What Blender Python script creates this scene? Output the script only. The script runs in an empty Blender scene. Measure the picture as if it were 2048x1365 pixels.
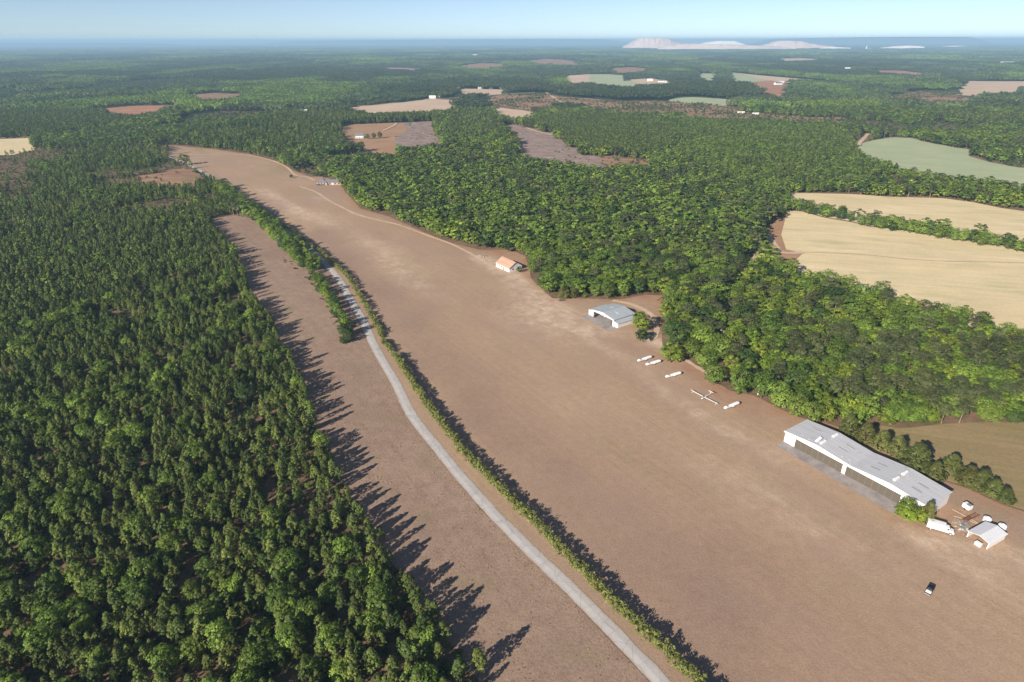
import bpy, math, random
import numpy as np
from mathutils import Vector, Matrix

R = math.radians
SC = bpy.context.scene
COL = SC.collection
rng = np.random.default_rng(20)

# ------------------------------------------------------------------ camera
F_PX, CAM_H, HORIZON = 1251.0, 145.0, 82.0
ROLL = 0.0022   # the picture leans a touch: its skyline rises to the right
PITCH = math.atan((682.5 - HORIZON) / F_PX)
CP, SP = math.cos(PITCH), math.sin(PITCH)
cam_d = bpy.data.cameras.new("camera")
cam = bpy.data.objects.new("camera", cam_d)
COL.objects.link(cam)
cam.location = (0, 0, CAM_H)
cam.rotation_euler = (Matrix.Rotation(R(90) - PITCH, 3, 'X') @ Matrix.Rotation(-ROLL, 3, 'Z')).to_euler()
cam_d.sensor_width = 36.0
cam_d.lens = 36.0 * F_PX / 2048.0
cam_d.clip_start, cam_d.clip_end = 1.0, 200000.0
SC.camera = cam


def G(x, y, z=0.0):
    """where the sight line through photo point (x, y) meets height z"""
    dx, dy = (x - 1024.0) / F_PX, (682.5 - y) / F_PX
    dx, dy = dx + ROLL * dy, dy - ROLL * dx
    up, fw = dy * CP - SP, CP + dy * SP
    t = (CAM_H - z) / -up
    return np.array([dx * t, fw * t])


def project(X, Y, Z):
    dz = Z - CAM_H
    depth = Y * CP - dz * SP
    up = Y * SP + dz * CP
    depth = np.where(depth > 1.0, depth, 1.0)
    dx, dy = X / depth, up / depth
    return 1024 + F_PX * (dx - ROLL * dy), 682.5 - F_PX * (dy + ROLL * dx)


def world_poly(pts):
    return np.array([G(*p) for p in pts])


def in_poly(P, x, y):
    x = np.asarray(x); y = np.asarray(y)
    res = np.zeros(x.shape, bool)
    n = len(P)
    lo, hi = P.min(0), P.max(0)
    m = (x >= lo[0]) & (x <= hi[0]) & (y >= lo[1]) & (y <= hi[1])
    if not m.any():
        return res
    xs, ys = x[m], y[m]
    r = np.zeros(xs.shape, bool)
    j = n - 1
    for i in range(n):
        xi, yi = P[i]; xj, yj = P[j]
        c = ((yi > ys) != (yj > ys)) & (xs < (xj - xi) * (ys - yi) / ((yj - yi) or 1e-9) + xi)
        r ^= c
        j = i
    res[m] = r
    return res


def dist_line(P, x, y):
    d = np.full(np.shape(x), 1e9)
    for a, b in zip(P[:-1], P[1:]):
        ab = b - a
        t = np.clip(((x - a[0]) * ab[0] + (y - a[1]) * ab[1]) / (ab @ ab + 1e-9), 0, 1)
        d = np.minimum(d, np.hypot(x - a[0] - t * ab[0], y - a[1] - t * ab[1]))
    return d


def smooth_line(P, n=6):
    P = [np.asarray(p, float) for p in P]
    out = []
    for i in range(len(P) - 1):
        p0, p1, p2, p3 = P[max(i - 1, 0)], P[i], P[i + 1], P[min(i + 2, len(P) - 1)]
        for k in range(n):
            t = k / n
            out.append(0.5 * (2 * p1 + (p2 - p0) * t + (2 * p0 - 5 * p1 + 4 * p2 - p3) * t * t + (3 * p1 - p0 - 3 * p2 + p3) * t ** 3))
    out.append(P[-1])
    return np.array(out)


_perm = np.random.default_rng(7).random((256, 256))


def vnoise(x, y, scale, seed=0):
    """smooth value noise, 0..1"""
    x = np.asarray(x, float) / scale + 17.3 * seed + 500
    y = np.asarray(y, float) / scale + 9.7 * seed + 500
    xi, yi = np.floor(x).astype(int), np.floor(y).astype(int)
    fx, fy = x - xi, y - yi
    fx, fy = fx * fx * (3 - 2 * fx), fy * fy * (3 - 2 * fy)
    g = lambda a, b: _perm[a % 256, b % 256]
    return (g(xi, yi) * (1 - fx) + g(xi + 1, yi) * fx) * (1 - fy) + (g(xi, yi + 1) * (1 - fx) + g(xi + 1, yi + 1) * fx) * fy


def fbm(x, y, scale, seed=0, o=3):
    s = a = 0.0
    for i in range(o):
        s = s + vnoise(x, y, scale / 2 ** i, seed + i) * 0.5 ** i
        a += 0.5 ** i
    return s / a


# ------------------------------------------------------------------ materials
class NT:
    def __init__(self, name):
        self.m = bpy.data.materials.new(name)
        self.m.use_nodes = True
        self.t = self.m.node_tree
        self.t.nodes.clear()
        self.out = self.n("ShaderNodeOutputMaterial")

    def n(self, typ, **kw):
        nd = self.t.nodes.new(typ)
        for k, v in kw.items():
            setattr(nd, k, v)
        return nd

    def l(self, a, b):
        self.t.links.new(a, b)

    def pos(self, scale=(1, 1, 1), rot=0.0):
        g = self.n("ShaderNodeNewGeometry")
        mp = self.n("ShaderNodeMapping")
        mp.inputs["Scale"].default_value = scale
        if rot:
            v = self.n("ShaderNodeVectorRotate", rotation_type="Z_AXIS")
            v.inputs["Angle"].default_value = rot
            self.l(g.outputs["Position"], v.inputs["Vector"])
            self.l(v.outputs[0], mp.inputs["Vector"])
        else:
            self.l(g.outputs["Position"], mp.inputs["Vector"])
        return mp.outputs[0]

    def noise(self, vec, scale, detail=4, rough=0.6):
        nd = self.n("ShaderNodeTexNoise")
        nd.inputs["Scale"].default_value = scale
        nd.inputs["Detail"].default_value = detail
        nd.inputs["Roughness"].default_value = rough
        self.l(vec, nd.inputs["Vector"])
        return nd.outputs["Fac"]

    def ramp(self, fac, lo, hi, a=0.0, b=1.0):
        nd = self.n("ShaderNodeMapRange")
        nd.inputs["From Min"].default_value = lo
        nd.inputs["From Max"].default_value = hi
        nd.inputs["To Min"].default_value = a
        nd.inputs["To Max"].default_value = b
        self.l(fac, nd.inputs["Value"])
        return nd.outputs[0]

    def mix(self, fac, a, b, blend="MIX"):
        nd = self.n("ShaderNodeMix", data_type="RGBA", blend_type=blend)
        for sock, v in ((nd.inputs[0], fac), (nd.inputs[6], a), (nd.inputs[7], b)):
            if isinstance(v, (int, float)):
                sock.default_value = v
            elif isinstance(v, tuple):
                sock.default_value = (*v, 1)
            else:
                self.l(v, sock)
        return nd.outputs[2]

    def math(self, op, a, b=0.0, c=None):
        nd = self.n("ShaderNodeMath", operation=op)
        for i, v in enumerate((a, b) if c is None else (a, b, c)):
            if isinstance(v, (int, float)):
                nd.inputs[i].default_value = v
            else:
                self.l(v, nd.inputs[i])
        return nd.outputs[0]

    def attr(self, name):
        nd = self.n("ShaderNodeAttribute")
        nd.attribute_name = name
        return nd.outputs["Fac"]

    def bump(self, h, strength, dist):
        nd = self.n("ShaderNodeBump")
        nd.inputs["Strength"].default_value = strength
        nd.inputs["Distance"].default_value = dist
        self.l(h, nd.inputs["Height"])
        return nd.outputs[0]

    def surf(self, col, rough=0.9, metal=0.0, spec=0.2, normal=None):
        b = self.n("ShaderNodeBsdfPrincipled")
        if isinstance(col, tuple):
            b.inputs["Base Color"].default_value = (*col, 1)
        else:
            self.l(col, b.inputs["Base Color"])
        b.inputs["Roughness"].default_value = rough
        b.inputs["Metallic"].default_value = metal
        b.inputs["Specular IOR Level"].default_value = spec
        if normal is not None:
            self.l(normal, b.inputs["Normal"])
        self.l(b.outputs[0], self.out.inputs[0])
        return self.m


def m_plain(name, col, rough=0.6, metal=0.0, spec=0.3, dirt=0.25, dirt_col=None, scale=0.8):
    t = NT(name)
    p = t.pos()
    f = t.ramp(t.noise(p, scale, 5, 0.65), 0.4, 0.75, 0, 1)
    dc = dirt_col or tuple(c * 0.6 for c in col)
    c = t.mix(t.math("MULTIPLY", f, dirt), col, dc)
    f2 = t.ramp(t.noise(p, scale * 9, 3), 0.3, 0.7, 0.9, 1.07)
    c = t.mix(1.0, c, t_rgb(t, f2), "MULTIPLY")
    return t.surf(c, rough, metal, spec)


def t_rgb(t, fac):
    nd = t.n("ShaderNodeCombineColor")
    for i in range(3):
        t.l(fac, nd.inputs[i])
    return nd.outputs[0]


def m_leaf(name, col, col2, rnd=0.5, trans=0.36, worldscale=25.0):
    """foliage: tone per leaf clump, shade per tree, slow drift over the stand"""
    t = NT(name)
    oi = t.n("ShaderNodeObjectInfo")
    c = t.mix(oi.outputs["Random"], col, col2)
    w = t.ramp(t.noise(t.pos(), 1.0 / worldscale, 2), 0.3, 0.7, 0, 1)
    c = t.mix(t.math("MULTIPLY", w, 0.35), c, tuple(0.5 * (a + b) * k for a, b, k in zip(col, col2, (1.35, 1.18, 1.0))))
    tone = t.attr("tone")
    k = t.math("MULTIPLY", tone, t.ramp(t.math("FRACT", t.math("MULTIPLY", oi.outputs["Random"], 7.31)), 0, 1, 1 - rnd * 0.5, 1 + rnd * 0.5))
    c = t.mix(1.0, c, t_rgb(t, k), "MULTIPLY")
    d = t.n("ShaderNodeBsdfPrincipled")
    t.l(c, d.inputs["Base Color"])
    d.inputs["Roughness"].default_value = 0.55
    d.inputs["Specular IOR Level"].default_value = 0.25
    tr = t.n("ShaderNodeBsdfTranslucent")
    t.l(t.mix(1.0, c, (1.25, 1.3, 0.7), "MULTIPLY"), tr.inputs[0])
    mx = t.n("ShaderNodeMixShader")
    mx.inputs[0].default_value = trans
    t.l(d.outputs[0], mx.inputs[1]); t.l(tr.outputs[0], mx.inputs[2])
    t.l(mx.outputs[0], t.out.inputs[0])
    return t.m


M = {}
M["pine"] = m_leaf("young pine needles", (0.082, 0.136, 0.036), (0.166, 0.200, 0.048), 0.75)
M["tall_pine"] = m_leaf("mature pine needles", (0.092, 0.120, 0.046), (0.130, 0.152, 0.060), 0.5)
M["broad"] = m_leaf("broad leaves", (0.100, 0.178, 0.030), (0.188, 0.262, 0.046), 0.6)
M["dark_broad"] = m_leaf("dark broad leaves", (0.044, 0.088, 0.022), (0.074, 0.122, 0.030), 0.4)
M["lime"] = m_leaf("fresh spring leaves", (0.150, 0.240, 0.028), (0.225, 0.275, 0.040), 0.35)
M["cedar"] = m_leaf("cedar scale leaves", (0.090, 0.122, 0.034), (0.145, 0.150, 0.045), 0.45)
M["hedge"] = m_leaf("hedge leaves", (0.195, 0.245, 0.056), (0.245, 0.255, 0.090), 0.3, worldscale=6.0)
M["far_leaf"] = m_leaf("distant mixed woodland leaves", (0.078, 0.124, 0.046), (0.140, 0.188, 0.062), 0.6, worldscale=300)
M["far_pine"] = m_leaf("distant pine needles", (0.050, 0.080, 0.028), (0.076, 0.102, 0.036), 0.45, worldscale=300)
M["brush"] = m_leaf("dry brush", (0.16, 0.10, 0.05), (0.11, 0.09, 0.04), 0.5)
M["tussock"] = m_leaf("dead grass tussock blades", (0.46, 0.335, 0.245), (0.40, 0.30, 0.20), 0.4, worldscale=9.0)
M["bark"] = m_plain("tree bark", (0.17, 0.115, 0.08), 0.95, 0, 0.1, 0.6, scale=2.0)
M["pale_bark"] = m_plain("pale pine trunk bark", (0.30, 0.22, 0.17), 0.95, 0, 0.1, 0.5, scale=1.5)


# ------------------------------------------------------------------ object helpers
def put(name, data, parent=None, loc=(0, 0, 0), rz=0.0, scale=None):
    o = bpy.data.objects.new(name, data)
    COL.objects.link(o)
    o.location = loc
    o.rotation_euler = (0, 0, rz)
    if scale is not None:
        o.scale = scale
    if parent is not None:
        o.parent = parent
    return o


def tag(o, label, cat, group=None, kind=None):
    o["label"] = label
    o["category"] = cat
    if group:
        o["group"] = group
    if kind:
        o["kind"] = kind
    return o


def thing(name, label, cat, loc, rz=0.0, group=None):
    return tag(put(name, None, None, loc, rz), label, cat, group)


class MB:
    def __init__(self):
        self.v, self.f, self.tone = [], [], None

    def add(self, vs, fs):
        o = len(self.v)
        self.v += [tuple(map(float, p)) for p in vs]
        self.f += [tuple(i + o for i in q) for q in fs]
        return self

    def box(self, x0, y0, z0, x1, y1, z1):
        vs = [(x0, y0, z0), (x1, y0, z0), (x1, y1, z0), (x0, y1, z0), (x0, y0, z1), (x1, y0, z1), (x1, y1, z1), (x0, y1, z1)]
        return self.add(vs, [(3, 2, 1, 0), (4, 5, 6, 7), (0, 1, 5, 4), (1, 2, 6, 5), (2, 3, 7, 6), (3, 0, 4, 7)])

    def prism(self, prof, y0, y1, axis="y"):
        """a closed outline in (x, z) carried from y0 to y1 (axis 'x': outline in (y, z))"""
        n = len(prof)
        mk = (lambda p, y: (p[0], y, p[1])) if axis == "y" else (lambda p, y: (y, p[0], p[1]))
        vs = [mk(p, y0) for p in prof] + [mk(p, y1) for p in prof]
        fs = [tuple(range(n)), tuple(range(2 * n - 1, n - 1, -1))]
        fs += [(i, i + n, (i + 1) % n + n, (i + 1) % n) for i in range(n)]
        return self.add(vs, fs)

    def tube(self, pts, rad, n=8, cap=True):
        pts = [Vector(p) for p in pts]
        rad = rad if hasattr(rad, "__len__") else [rad] * len(pts)
        vs, fs = [], []
        for i, p in enumerate(pts):
            d = (pts[min(i + 1, len(pts) - 1)] - pts[max(i - 1, 0)]).normalized()
            a = d.orthogonal().normalized(); b = d.cross(a)
            for k in range(n):
                t = 2 * math.pi * k / n
                vs.append(p + (a * math.cos(t) + b * math.sin(t)) * rad[i])
        for i in range(len(pts) - 1):
            for k in range(n):
                fs.append((i * n + k, i * n + (k + 1) % n, (i + 1) * n + (k + 1) % n, (i + 1) * n + k))
        if cap:
            fs.append(tuple(range(n - 1, -1, -1)))
            fs.append(tuple(range((len(pts) - 1) * n, len(pts) * n)))
        return self.add(vs, fs)

    def loft(self, rings):
        """rings of equal length, capped"""
        n = len(rings[0])
        vs = [p for r in rings for p in r]
        fs = [(i * n + k, i * n + (k + 1) % n, (i + 1) * n + (k + 1) % n, (i + 1) * n + k) for i in range(len(rings) - 1) for k in range(n)]
        fs.append(tuple(range(n - 1, -1, -1)))
        fs.append(tuple(range((len(rings) - 1) * n, len(rings) * n)))
        return self.add(vs, fs)

    def lathe(self, prof, c=(0, 0, 0), n=24):
        rings = [[(c[0] + r * math.cos(2 * math.pi * k / n), c[1] + r * math.sin(2 * math.pi * k / n), c[2] + z) for k in range(n)] for r, z in prof]
        return self.loft(rings)

    def mesh(self, name, mat, smooth=False):
        me = bpy.data.meshes.new(name)
        me.from_pydata(self.v, [], self.f)
        import bmesh
        bm = bmesh.new(); bm.from_mesh(me)
        bmesh.ops.recalc_face_normals(bm, faces=bm.faces)
        bm.to_mesh(me); bm.free()
        if mat is not None:
            me.materials.append(mat)
        if smooth:
            me.shade_smooth() if hasattr(me, "shade_smooth") else None
        return me

    def put(self, name, mat, parent=None, smooth=False, **kw):
        return put(name, self.mesh(name, mat, smooth), parent, **kw)


def bevel(o, w=0.05, seg=2):
    md = o.modifiers.new("edge", "BEVEL")
    md.width = w; md.segments = seg; md.limit_method = "ANGLE"
    return o


# ------------------------------------------------------------------ ground sheets
def sheet(name, P, z, mat, label, cat, step=None, attrs=None):
    import bmesh
    from mathutils.geometry import tessellate_polygon
    P = np.asarray(P)
    bm = bmesh.new()
    vs = [bm.verts.new((p[0], p[1], z)) for p in P]
    for tri in tessellate_polygon([[Vector((p[0], p[1], 0)) for p in P]]):
        try:
            bm.faces.new([vs[i] for i in tri])
        except ValueError:
            pass
    if step:
        lo, hi = P.min(0), P.max(0)
        for ax in (0, 1):
            no = (1, 0, 0) if ax == 0 else (0, 1, 0)
            c = lo[ax] + step
            while c < hi[ax]:
                bmesh.ops.bisect_plane(bm, geom=bm.verts[:] + bm.edges[:] + bm.faces[:], plane_co=(c, 0, 0) if ax == 0 else (0, c, 0), plane_no=no)
                c += step
    bmesh.ops.recalc_face_normals(bm, faces=bm.faces)
    me = bpy.data.meshes.new(name)
    bm.to_mesh(me); bm.free()
    me.update()
    if len(me.polygons) and me.polygons[0].normal.z < 0:
        me.flip_normals()
    me.materials.append(mat)
    if attrs:
        n = len(me.vertices)
        co = np.empty(n * 3); me.vertices.foreach_get("co", co); co = co.reshape(-1, 3)
        for k, fn in attrs.items():
            a = me.attributes.new(k, "FLOAT", "POINT")
            a.data.foreach_set("value", np.asarray(fn(co[:, 0], co[:, 1]), dtype=np.float32))
    return tag(put(name, me), label, cat, None, "structure")


def ribbon(name, line, width, z, mat, label, cat, thick=0.0, wob=0.0, seed=1):
    line = np.asarray(line)
    d = np.gradient(line, axis=0)
    d /= np.linalg.norm(d, axis=1)[:, None] + 1e-9
    nrm = np.stack([-d[:, 1], d[:, 0]], 1)
    w = np.full(len(line), width / 2.0)
    r = np.random.default_rng(seed)
    L = line + nrm * (w + wob * r.normal(size=len(line)))[:, None]
    Rr = line - nrm * (w + wob * r.normal(size=len(line)))[:, None]
    n = len(line)
    mb = MB()
    c = 0.02 * width
    vs = [(*p, z) for p in L] + [(p[0], p[1], z + c * (thick > 0)) for p in line] + [(*p, z) for p in Rr]
    fs = []
    for i in range(n - 1):
        fs += [(i, i + n, i + n + 1, i + 1), (i + n, i + 2 * n, i + 2 * n + 1, i + n + 1)]
    mb.add(vs, fs)
    me = mb.mesh(name, mat)
    if me.polygons[0].normal.z < 0:
        me.flip_normals()
    a = me.attributes.new("across", "FLOAT", "POINT")
    a.data.foreach_set("value", np.concatenate([np.zeros(n), np.full(n, 0.5), np.ones(n)]).astype(np.float32))
    return tag(put(name, me), label, cat, None, "structure")
# ------------------------------------------------------------------ where things lie (photo points carried down to the ground)
ROAD_PX = [(240, 296), (300, 305), (345, 317), (372, 328), (397, 340), (430, 361), (470, 390), (505, 414), (540, 439), (572, 460), (600, 480), (630, 507), (657, 534), (679, 561), (700, 598),
           (728, 646), (750, 695), (792, 768), (823, 830), (879, 902), (925, 958), (977, 1017), (1055, 1096), (1144, 1181), (1232, 1270), (1322, 1365), (1430, 1490)]
ROAD = smooth_line([G(*p) for p in ROAD_PX], 5)
HEDGE_PX = [(505, 409), (534, 431), (580, 462), (622, 495), (642, 506), (655, 521), (687, 548), (711, 580), (736, 624), (752, 650), (768, 684), (789, 714), (814, 752), (850, 809), (895, 868),
            (936, 920), (1002, 986), (1050, 1034), (1096, 1080), (1150, 1135), (1203, 1190), (1265, 1250), (1322, 1302), (1400, 1376), (1500, 1480)]
HEDGE = smooth_line([G(*p) for p in HEDGE_PX], 4)

STRIP_PX = [(312, 292), (330, 305), (360, 322), (375, 329), (397, 340), (430, 361), (470, 390), (505, 414), (540, 439), (600, 480), (657, 534), (679, 561), (700, 598), (728, 646), (750, 695), (792, 768),
            (823, 830), (879, 902), (977, 1017), (1144, 1181), (1322, 1365), (1500, 1560), (2400, 1560), (2400, 1150), (2150, 1062), (2048, 1024), (2000, 1008), (1937, 978), (1870, 958), (1800, 912),
            (1720, 868), (1650, 846), (1625, 842), (1600, 836), (1560, 818), (1510, 792), (1460, 782), (1420, 756), (1380, 726), (1350, 716), (1325, 692), (1322, 640), (1338, 604), (1330, 592),
            (1290, 590), (1250, 598), (1225, 600), (1190, 598), (1105, 597), (1085, 580), (1062, 557), (1058, 535), (1050, 512), (1020, 500), (960, 500), (900, 486), (850, 466), (780, 434), (750, 426),
            (720, 417), (705, 400), (690, 384), (676, 362), (640, 354), (620, 354), (588, 342), (565, 330), (540, 319), (500, 309), (470, 305), (430, 299), (345, 291)]
LEFT_PX = [(412, 441), (440, 435), (470, 431), (515, 440), (572, 470), (610, 498), (640, 522), (657, 537), (679, 563), (700, 600), (728, 648), (750, 697), (770, 732), (786, 766),
           (811, 830), (865, 902), (959, 1017), (1125, 1181), (1300, 1365), (1460, 1560), (900, 1560), (960, 1365), (935, 1330), (890, 1275), (830, 1190), (740, 1065), (690, 985), (640, 885), (605, 770), (560, 680),
           (510, 600), (470, 510), (440, 465)]
STRIP, LEFT = world_poly(STRIP_PX), world_poly(LEFT_PX)

T = 13.0   # the tree height that hides the near edge of a far clearing
FIELDS = {   # name: (material, label, category, points)
    "tan_big": ("hay", "wide pale straw field beyond the right hand woods, crossed by a faint track", "field",
                [(1574, 421), (1606, 424), (1648, 436), (1707, 446), (1737, 454), (1811, 461), (1915, 473), (1974, 485), (2048, 500), (2300, 540), (2300, 700, T), (2048, 628, T), (1930, 606, T), (1811, 584, T), (1767, 558, T),
                 (1698, 546, T), (1630, 534, T), (1594, 526, T), (1572, 519), (1557, 505), (1544, 475), (1548, 455), (1559, 437)]),
    "tan_upper": ("hay", "pale straw field between the long hedgerow of trees and the woods behind it", "field",
                  [(1578, 386), (1707, 389), (1776, 394), (1885, 397), (1945, 405), (2004, 417), (2048, 423), (2300, 470), (2300, 538), (2048, 498), (1974, 483), (1915, 471), (1811, 459), (1737, 452), (1707, 444), (1648, 434), (1606, 422), (1574, 418)]),
    "green_right": ("young_crop", "large grey green crop field at the right, ringed by woods", "field",
                    [(1703, 296), (1731, 287), (1779, 275), (1819, 276), (1873, 289), (1948, 301), (1948, 314), (1972, 322), (2016, 333), (2048, 338), (2300, 385), (2300, 440, T), (2048, 362, T), (1972, 351, T), (1906, 344, T), (1841, 336, T), (1786, 317, T), (1740, 309, T)]),
    "pale_far_right": ("pale_soil", "pale bare field at the far right edge of the view", "field",
                       [(1937, 163), (2048, 163), (2300, 170), (2300, 185), (2060, 178), (2032, 178), (2027, 189, T), (1972, 185, T), (1941, 182, T), (1919, 181, T)]),
    "red_far_right": ("red_soil", "thin strip of reddish cleared land far off at the right", "clearing",
                      [(1749, 141), (1797, 142), (1849, 147), (1846, 150, T), (1814, 151, T), (1770, 147, T)]),
    "red_clearing": ("clear_red", "long reddish cutover clearing with saplings and two pale trailers", "clearing",
                     [(1100, 189), (1117, 193), (1217, 200), (1328, 203), (1466, 214), (1480, 224), (1539, 229), (1677, 236), (1677, 248, 6), (1539, 243, 6), (1466, 237, 6), (1334, 228, 6), (1240, 226, 6), (1175, 215, 6), (1110, 206, 6), (1080, 215, 8), (1010, 206, 8), (960, 198, 8), (1005, 191), (1060, 186)]),
    "green_mid": ("young_crop", "small pale green field above the reddish clearing", "field",
                  [(1334, 203), (1349, 197), (1387, 195), (1454, 199), (1453, 214)]),
    "brown_far_mid": ("pale_soil", "pale brown end of a far field beside its green part", "field",
                      [(1132, 152), (1179, 149), (1177, 165, T), (1150, 167, T), (1134, 165, T)]),
    "green_far_mid": ("young_crop", "pale green far field with a brown end in the middle distance", "field",
                      [(1179, 149), (1215, 149), (1246, 151), (1247, 163), (1302, 158), (1300, 166, T), (1250, 174, T), (1210, 171, T), (1177, 166, T)]),
    "green_speck": ("young_crop", "tiny pale green field among far trees, left of the brown strip", "field",
                    [(1396, 147), (1431, 148), (1424, 158, T), (1408, 156, T)]),
    "far_strip": ("pale_soil", "long brown far strip of field running beside a green one", "field",
                  [(1460, 145), (1516, 151), (1645, 162), (1642, 168), (1569, 166), (1539, 162), (1500, 152)]),
    "far_strip_green": ("young_crop", "green wedge of a far field beside the long brown strip", "field",
                        [(1457, 145), (1500, 152), (1539, 162), (1536, 164, T), (1475, 160, T)]),
    "far_brown_yard": ("red_soil", "brown far field with a farmhouse, below the long strip", "field",
                       [(1498, 165), (1537, 162), (1570, 168), (1567, 186, T), (1535, 178, T), (1500, 172, T)]),
    "pale_left": ("pale_soil", "pale ploughed field left of the middle, beyond a belt of pines", "field",
                  [(685, 218), (730, 212), (791, 207), (867, 198), (900, 200), (921, 207), (894, 220, T), (820, 222, T), (737, 225, T)]),
    "pale_left_far": ("pale_soil", "pale brown field in front of far white farm buildings", "field",
                      [(921, 178), (1007, 180), (1003, 189), (960, 192), (928, 194)]),
    "pale_wedge": ("pale_soil", "thin pale wedge of field behind the dark pine stand", "field",
                   [(988, 215), (1040, 221), (1089, 229), (1044, 234, T), (990, 227, T)]),
    "house_yard": ("grass_yard", "tan grassy clearing round a white house among the woods", "clearing",
                   [(689, 250), (771, 247), (806, 246), (815, 262), (790, 275), (791, 291, T), (743, 290, T), (702, 280, T), (679, 270)]),
    "slash_left": ("slash", "grey brown logged clearing strewn with slash beside the house clearing", "clearing",
                   [(806, 246), (863, 243), (866, 262), (894, 286, T), (850, 290, T), (791, 292, T), (790, 275), (815, 262)]),
    "slash_right": ("slash", "grey brown logged clearing left of the dark pine stand", "clearing",
                    [(1005, 249), (1031, 250), (1054, 257), (1116, 272), (1126, 289), (1160, 306), (1201, 314), (1250, 320), (1246, 331, T), (1150, 322, T), (1096, 314, T), (1041, 302, T), (1010, 268)]),
    "red_left": ("red_soil", "thin orange red field strip among the woods at the left", "field",
                 [(198, 218), (255, 213), (342, 212), (320, 219, T), (273, 226, T), (205, 222, T)]),
    "tan_left": ("hay", "small tan field beside a pale road at the left edge of the view", "field",
                 [(-90, 279), (0, 279), (66, 277), (66, 290, 8), (22, 300, 8), (-90, 300, 8)]),
    "bare_left": ("clear_red", "bare reddish soil beside the road at the far end of the airstrip", "clearing",
                  [(270, 352), (310, 347), (371, 336), (392, 345), (412, 358), (380, 362, 8), (330, 366, 8), (280, 362, 8)]),
    "purple_a": ("slash", "faint purplish cutover strip far beyond the pale fields", "clearing", [(774, 135.5), (810, 136), (846, 139), (830, 142, T), (790, 140, T)]),
    "purple_b": ("clear_red", "far reddish cutover slope left of the white mine", "clearing", [(905, 134), (959, 127), (1010, 128), (1008, 133, T), (950, 137, T)]),
    "purple_c": ("clear_red", "far brown cutover slope nearest the skyline", "clearing", [(1055, 123), (1089, 118), (1130, 120), (1164, 125), (1150, 131, T), (1080, 130, T)]),
    "corner": ("grass_yard", "reddish bare margin where the dirt road meets the corner of the straw field", "ground",
               [(1524, 455), (1545, 449), (1562, 434), (1574, 424), (1562, 470), (1572, 500), (1606, 507), (1592, 520), (1565, 526, 6), (1543, 514, 6), (1528, 492, 6)]),
    "patch_a": ("pale_soil", "small pale far clearing left of the brown strip", "field", [(1262, 160), (1300, 157), (1345, 164), (1340, 169, T), (1290, 167, T)]),
    "patch_b": ("clear_red", "thin brown far clearing above the pale crop fields", "clearing", [(1210, 137), (1260, 135), (1300, 138), (1290, 142, T), (1230, 142, T)]),
    "patch_c": ("pale_soil", "thin pale far field right of the middle skyline", "field", [(1560, 118), (1600, 117), (1640, 119), (1625, 122, T), (1575, 122, T)]),
    "patch_d": ("clear_red", "brownish young regrowth patch far off at the right", "clearing", [(1790, 190), (1850, 181), (1920, 186), (1935, 200), (1900, 212, 6), (1820, 208, 6), (1775, 203, 6)]),
    "patch_e": ("clear_red", "far brown clearing left of the pale ploughed field", "clearing", [(390, 190), (430, 187), (480, 189), (470, 194, T), (410, 195, T)]),
    "patch_f": ("clear_red", "small reddish soil gap below the logged clearing", "clearing", [(1200, 313), (1260, 318), (1305, 322), (1300, 332, 9), (1240, 334, 9), (1205, 326, 9)]),
    "back_meadow": ("meadow", "olive brown meadow behind the long hangar and its cedar row", "field",
                    [(1735, 872), (1761, 852), (1795, 858), (1828, 856), (1887, 849), (1960, 846), (2048, 846), (2400, 860), (2400, 1145), (2150, 1060), (2048, 1022), (2000, 1006), (1937, 976), (1870, 956), (1800, 910)]),
}
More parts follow.
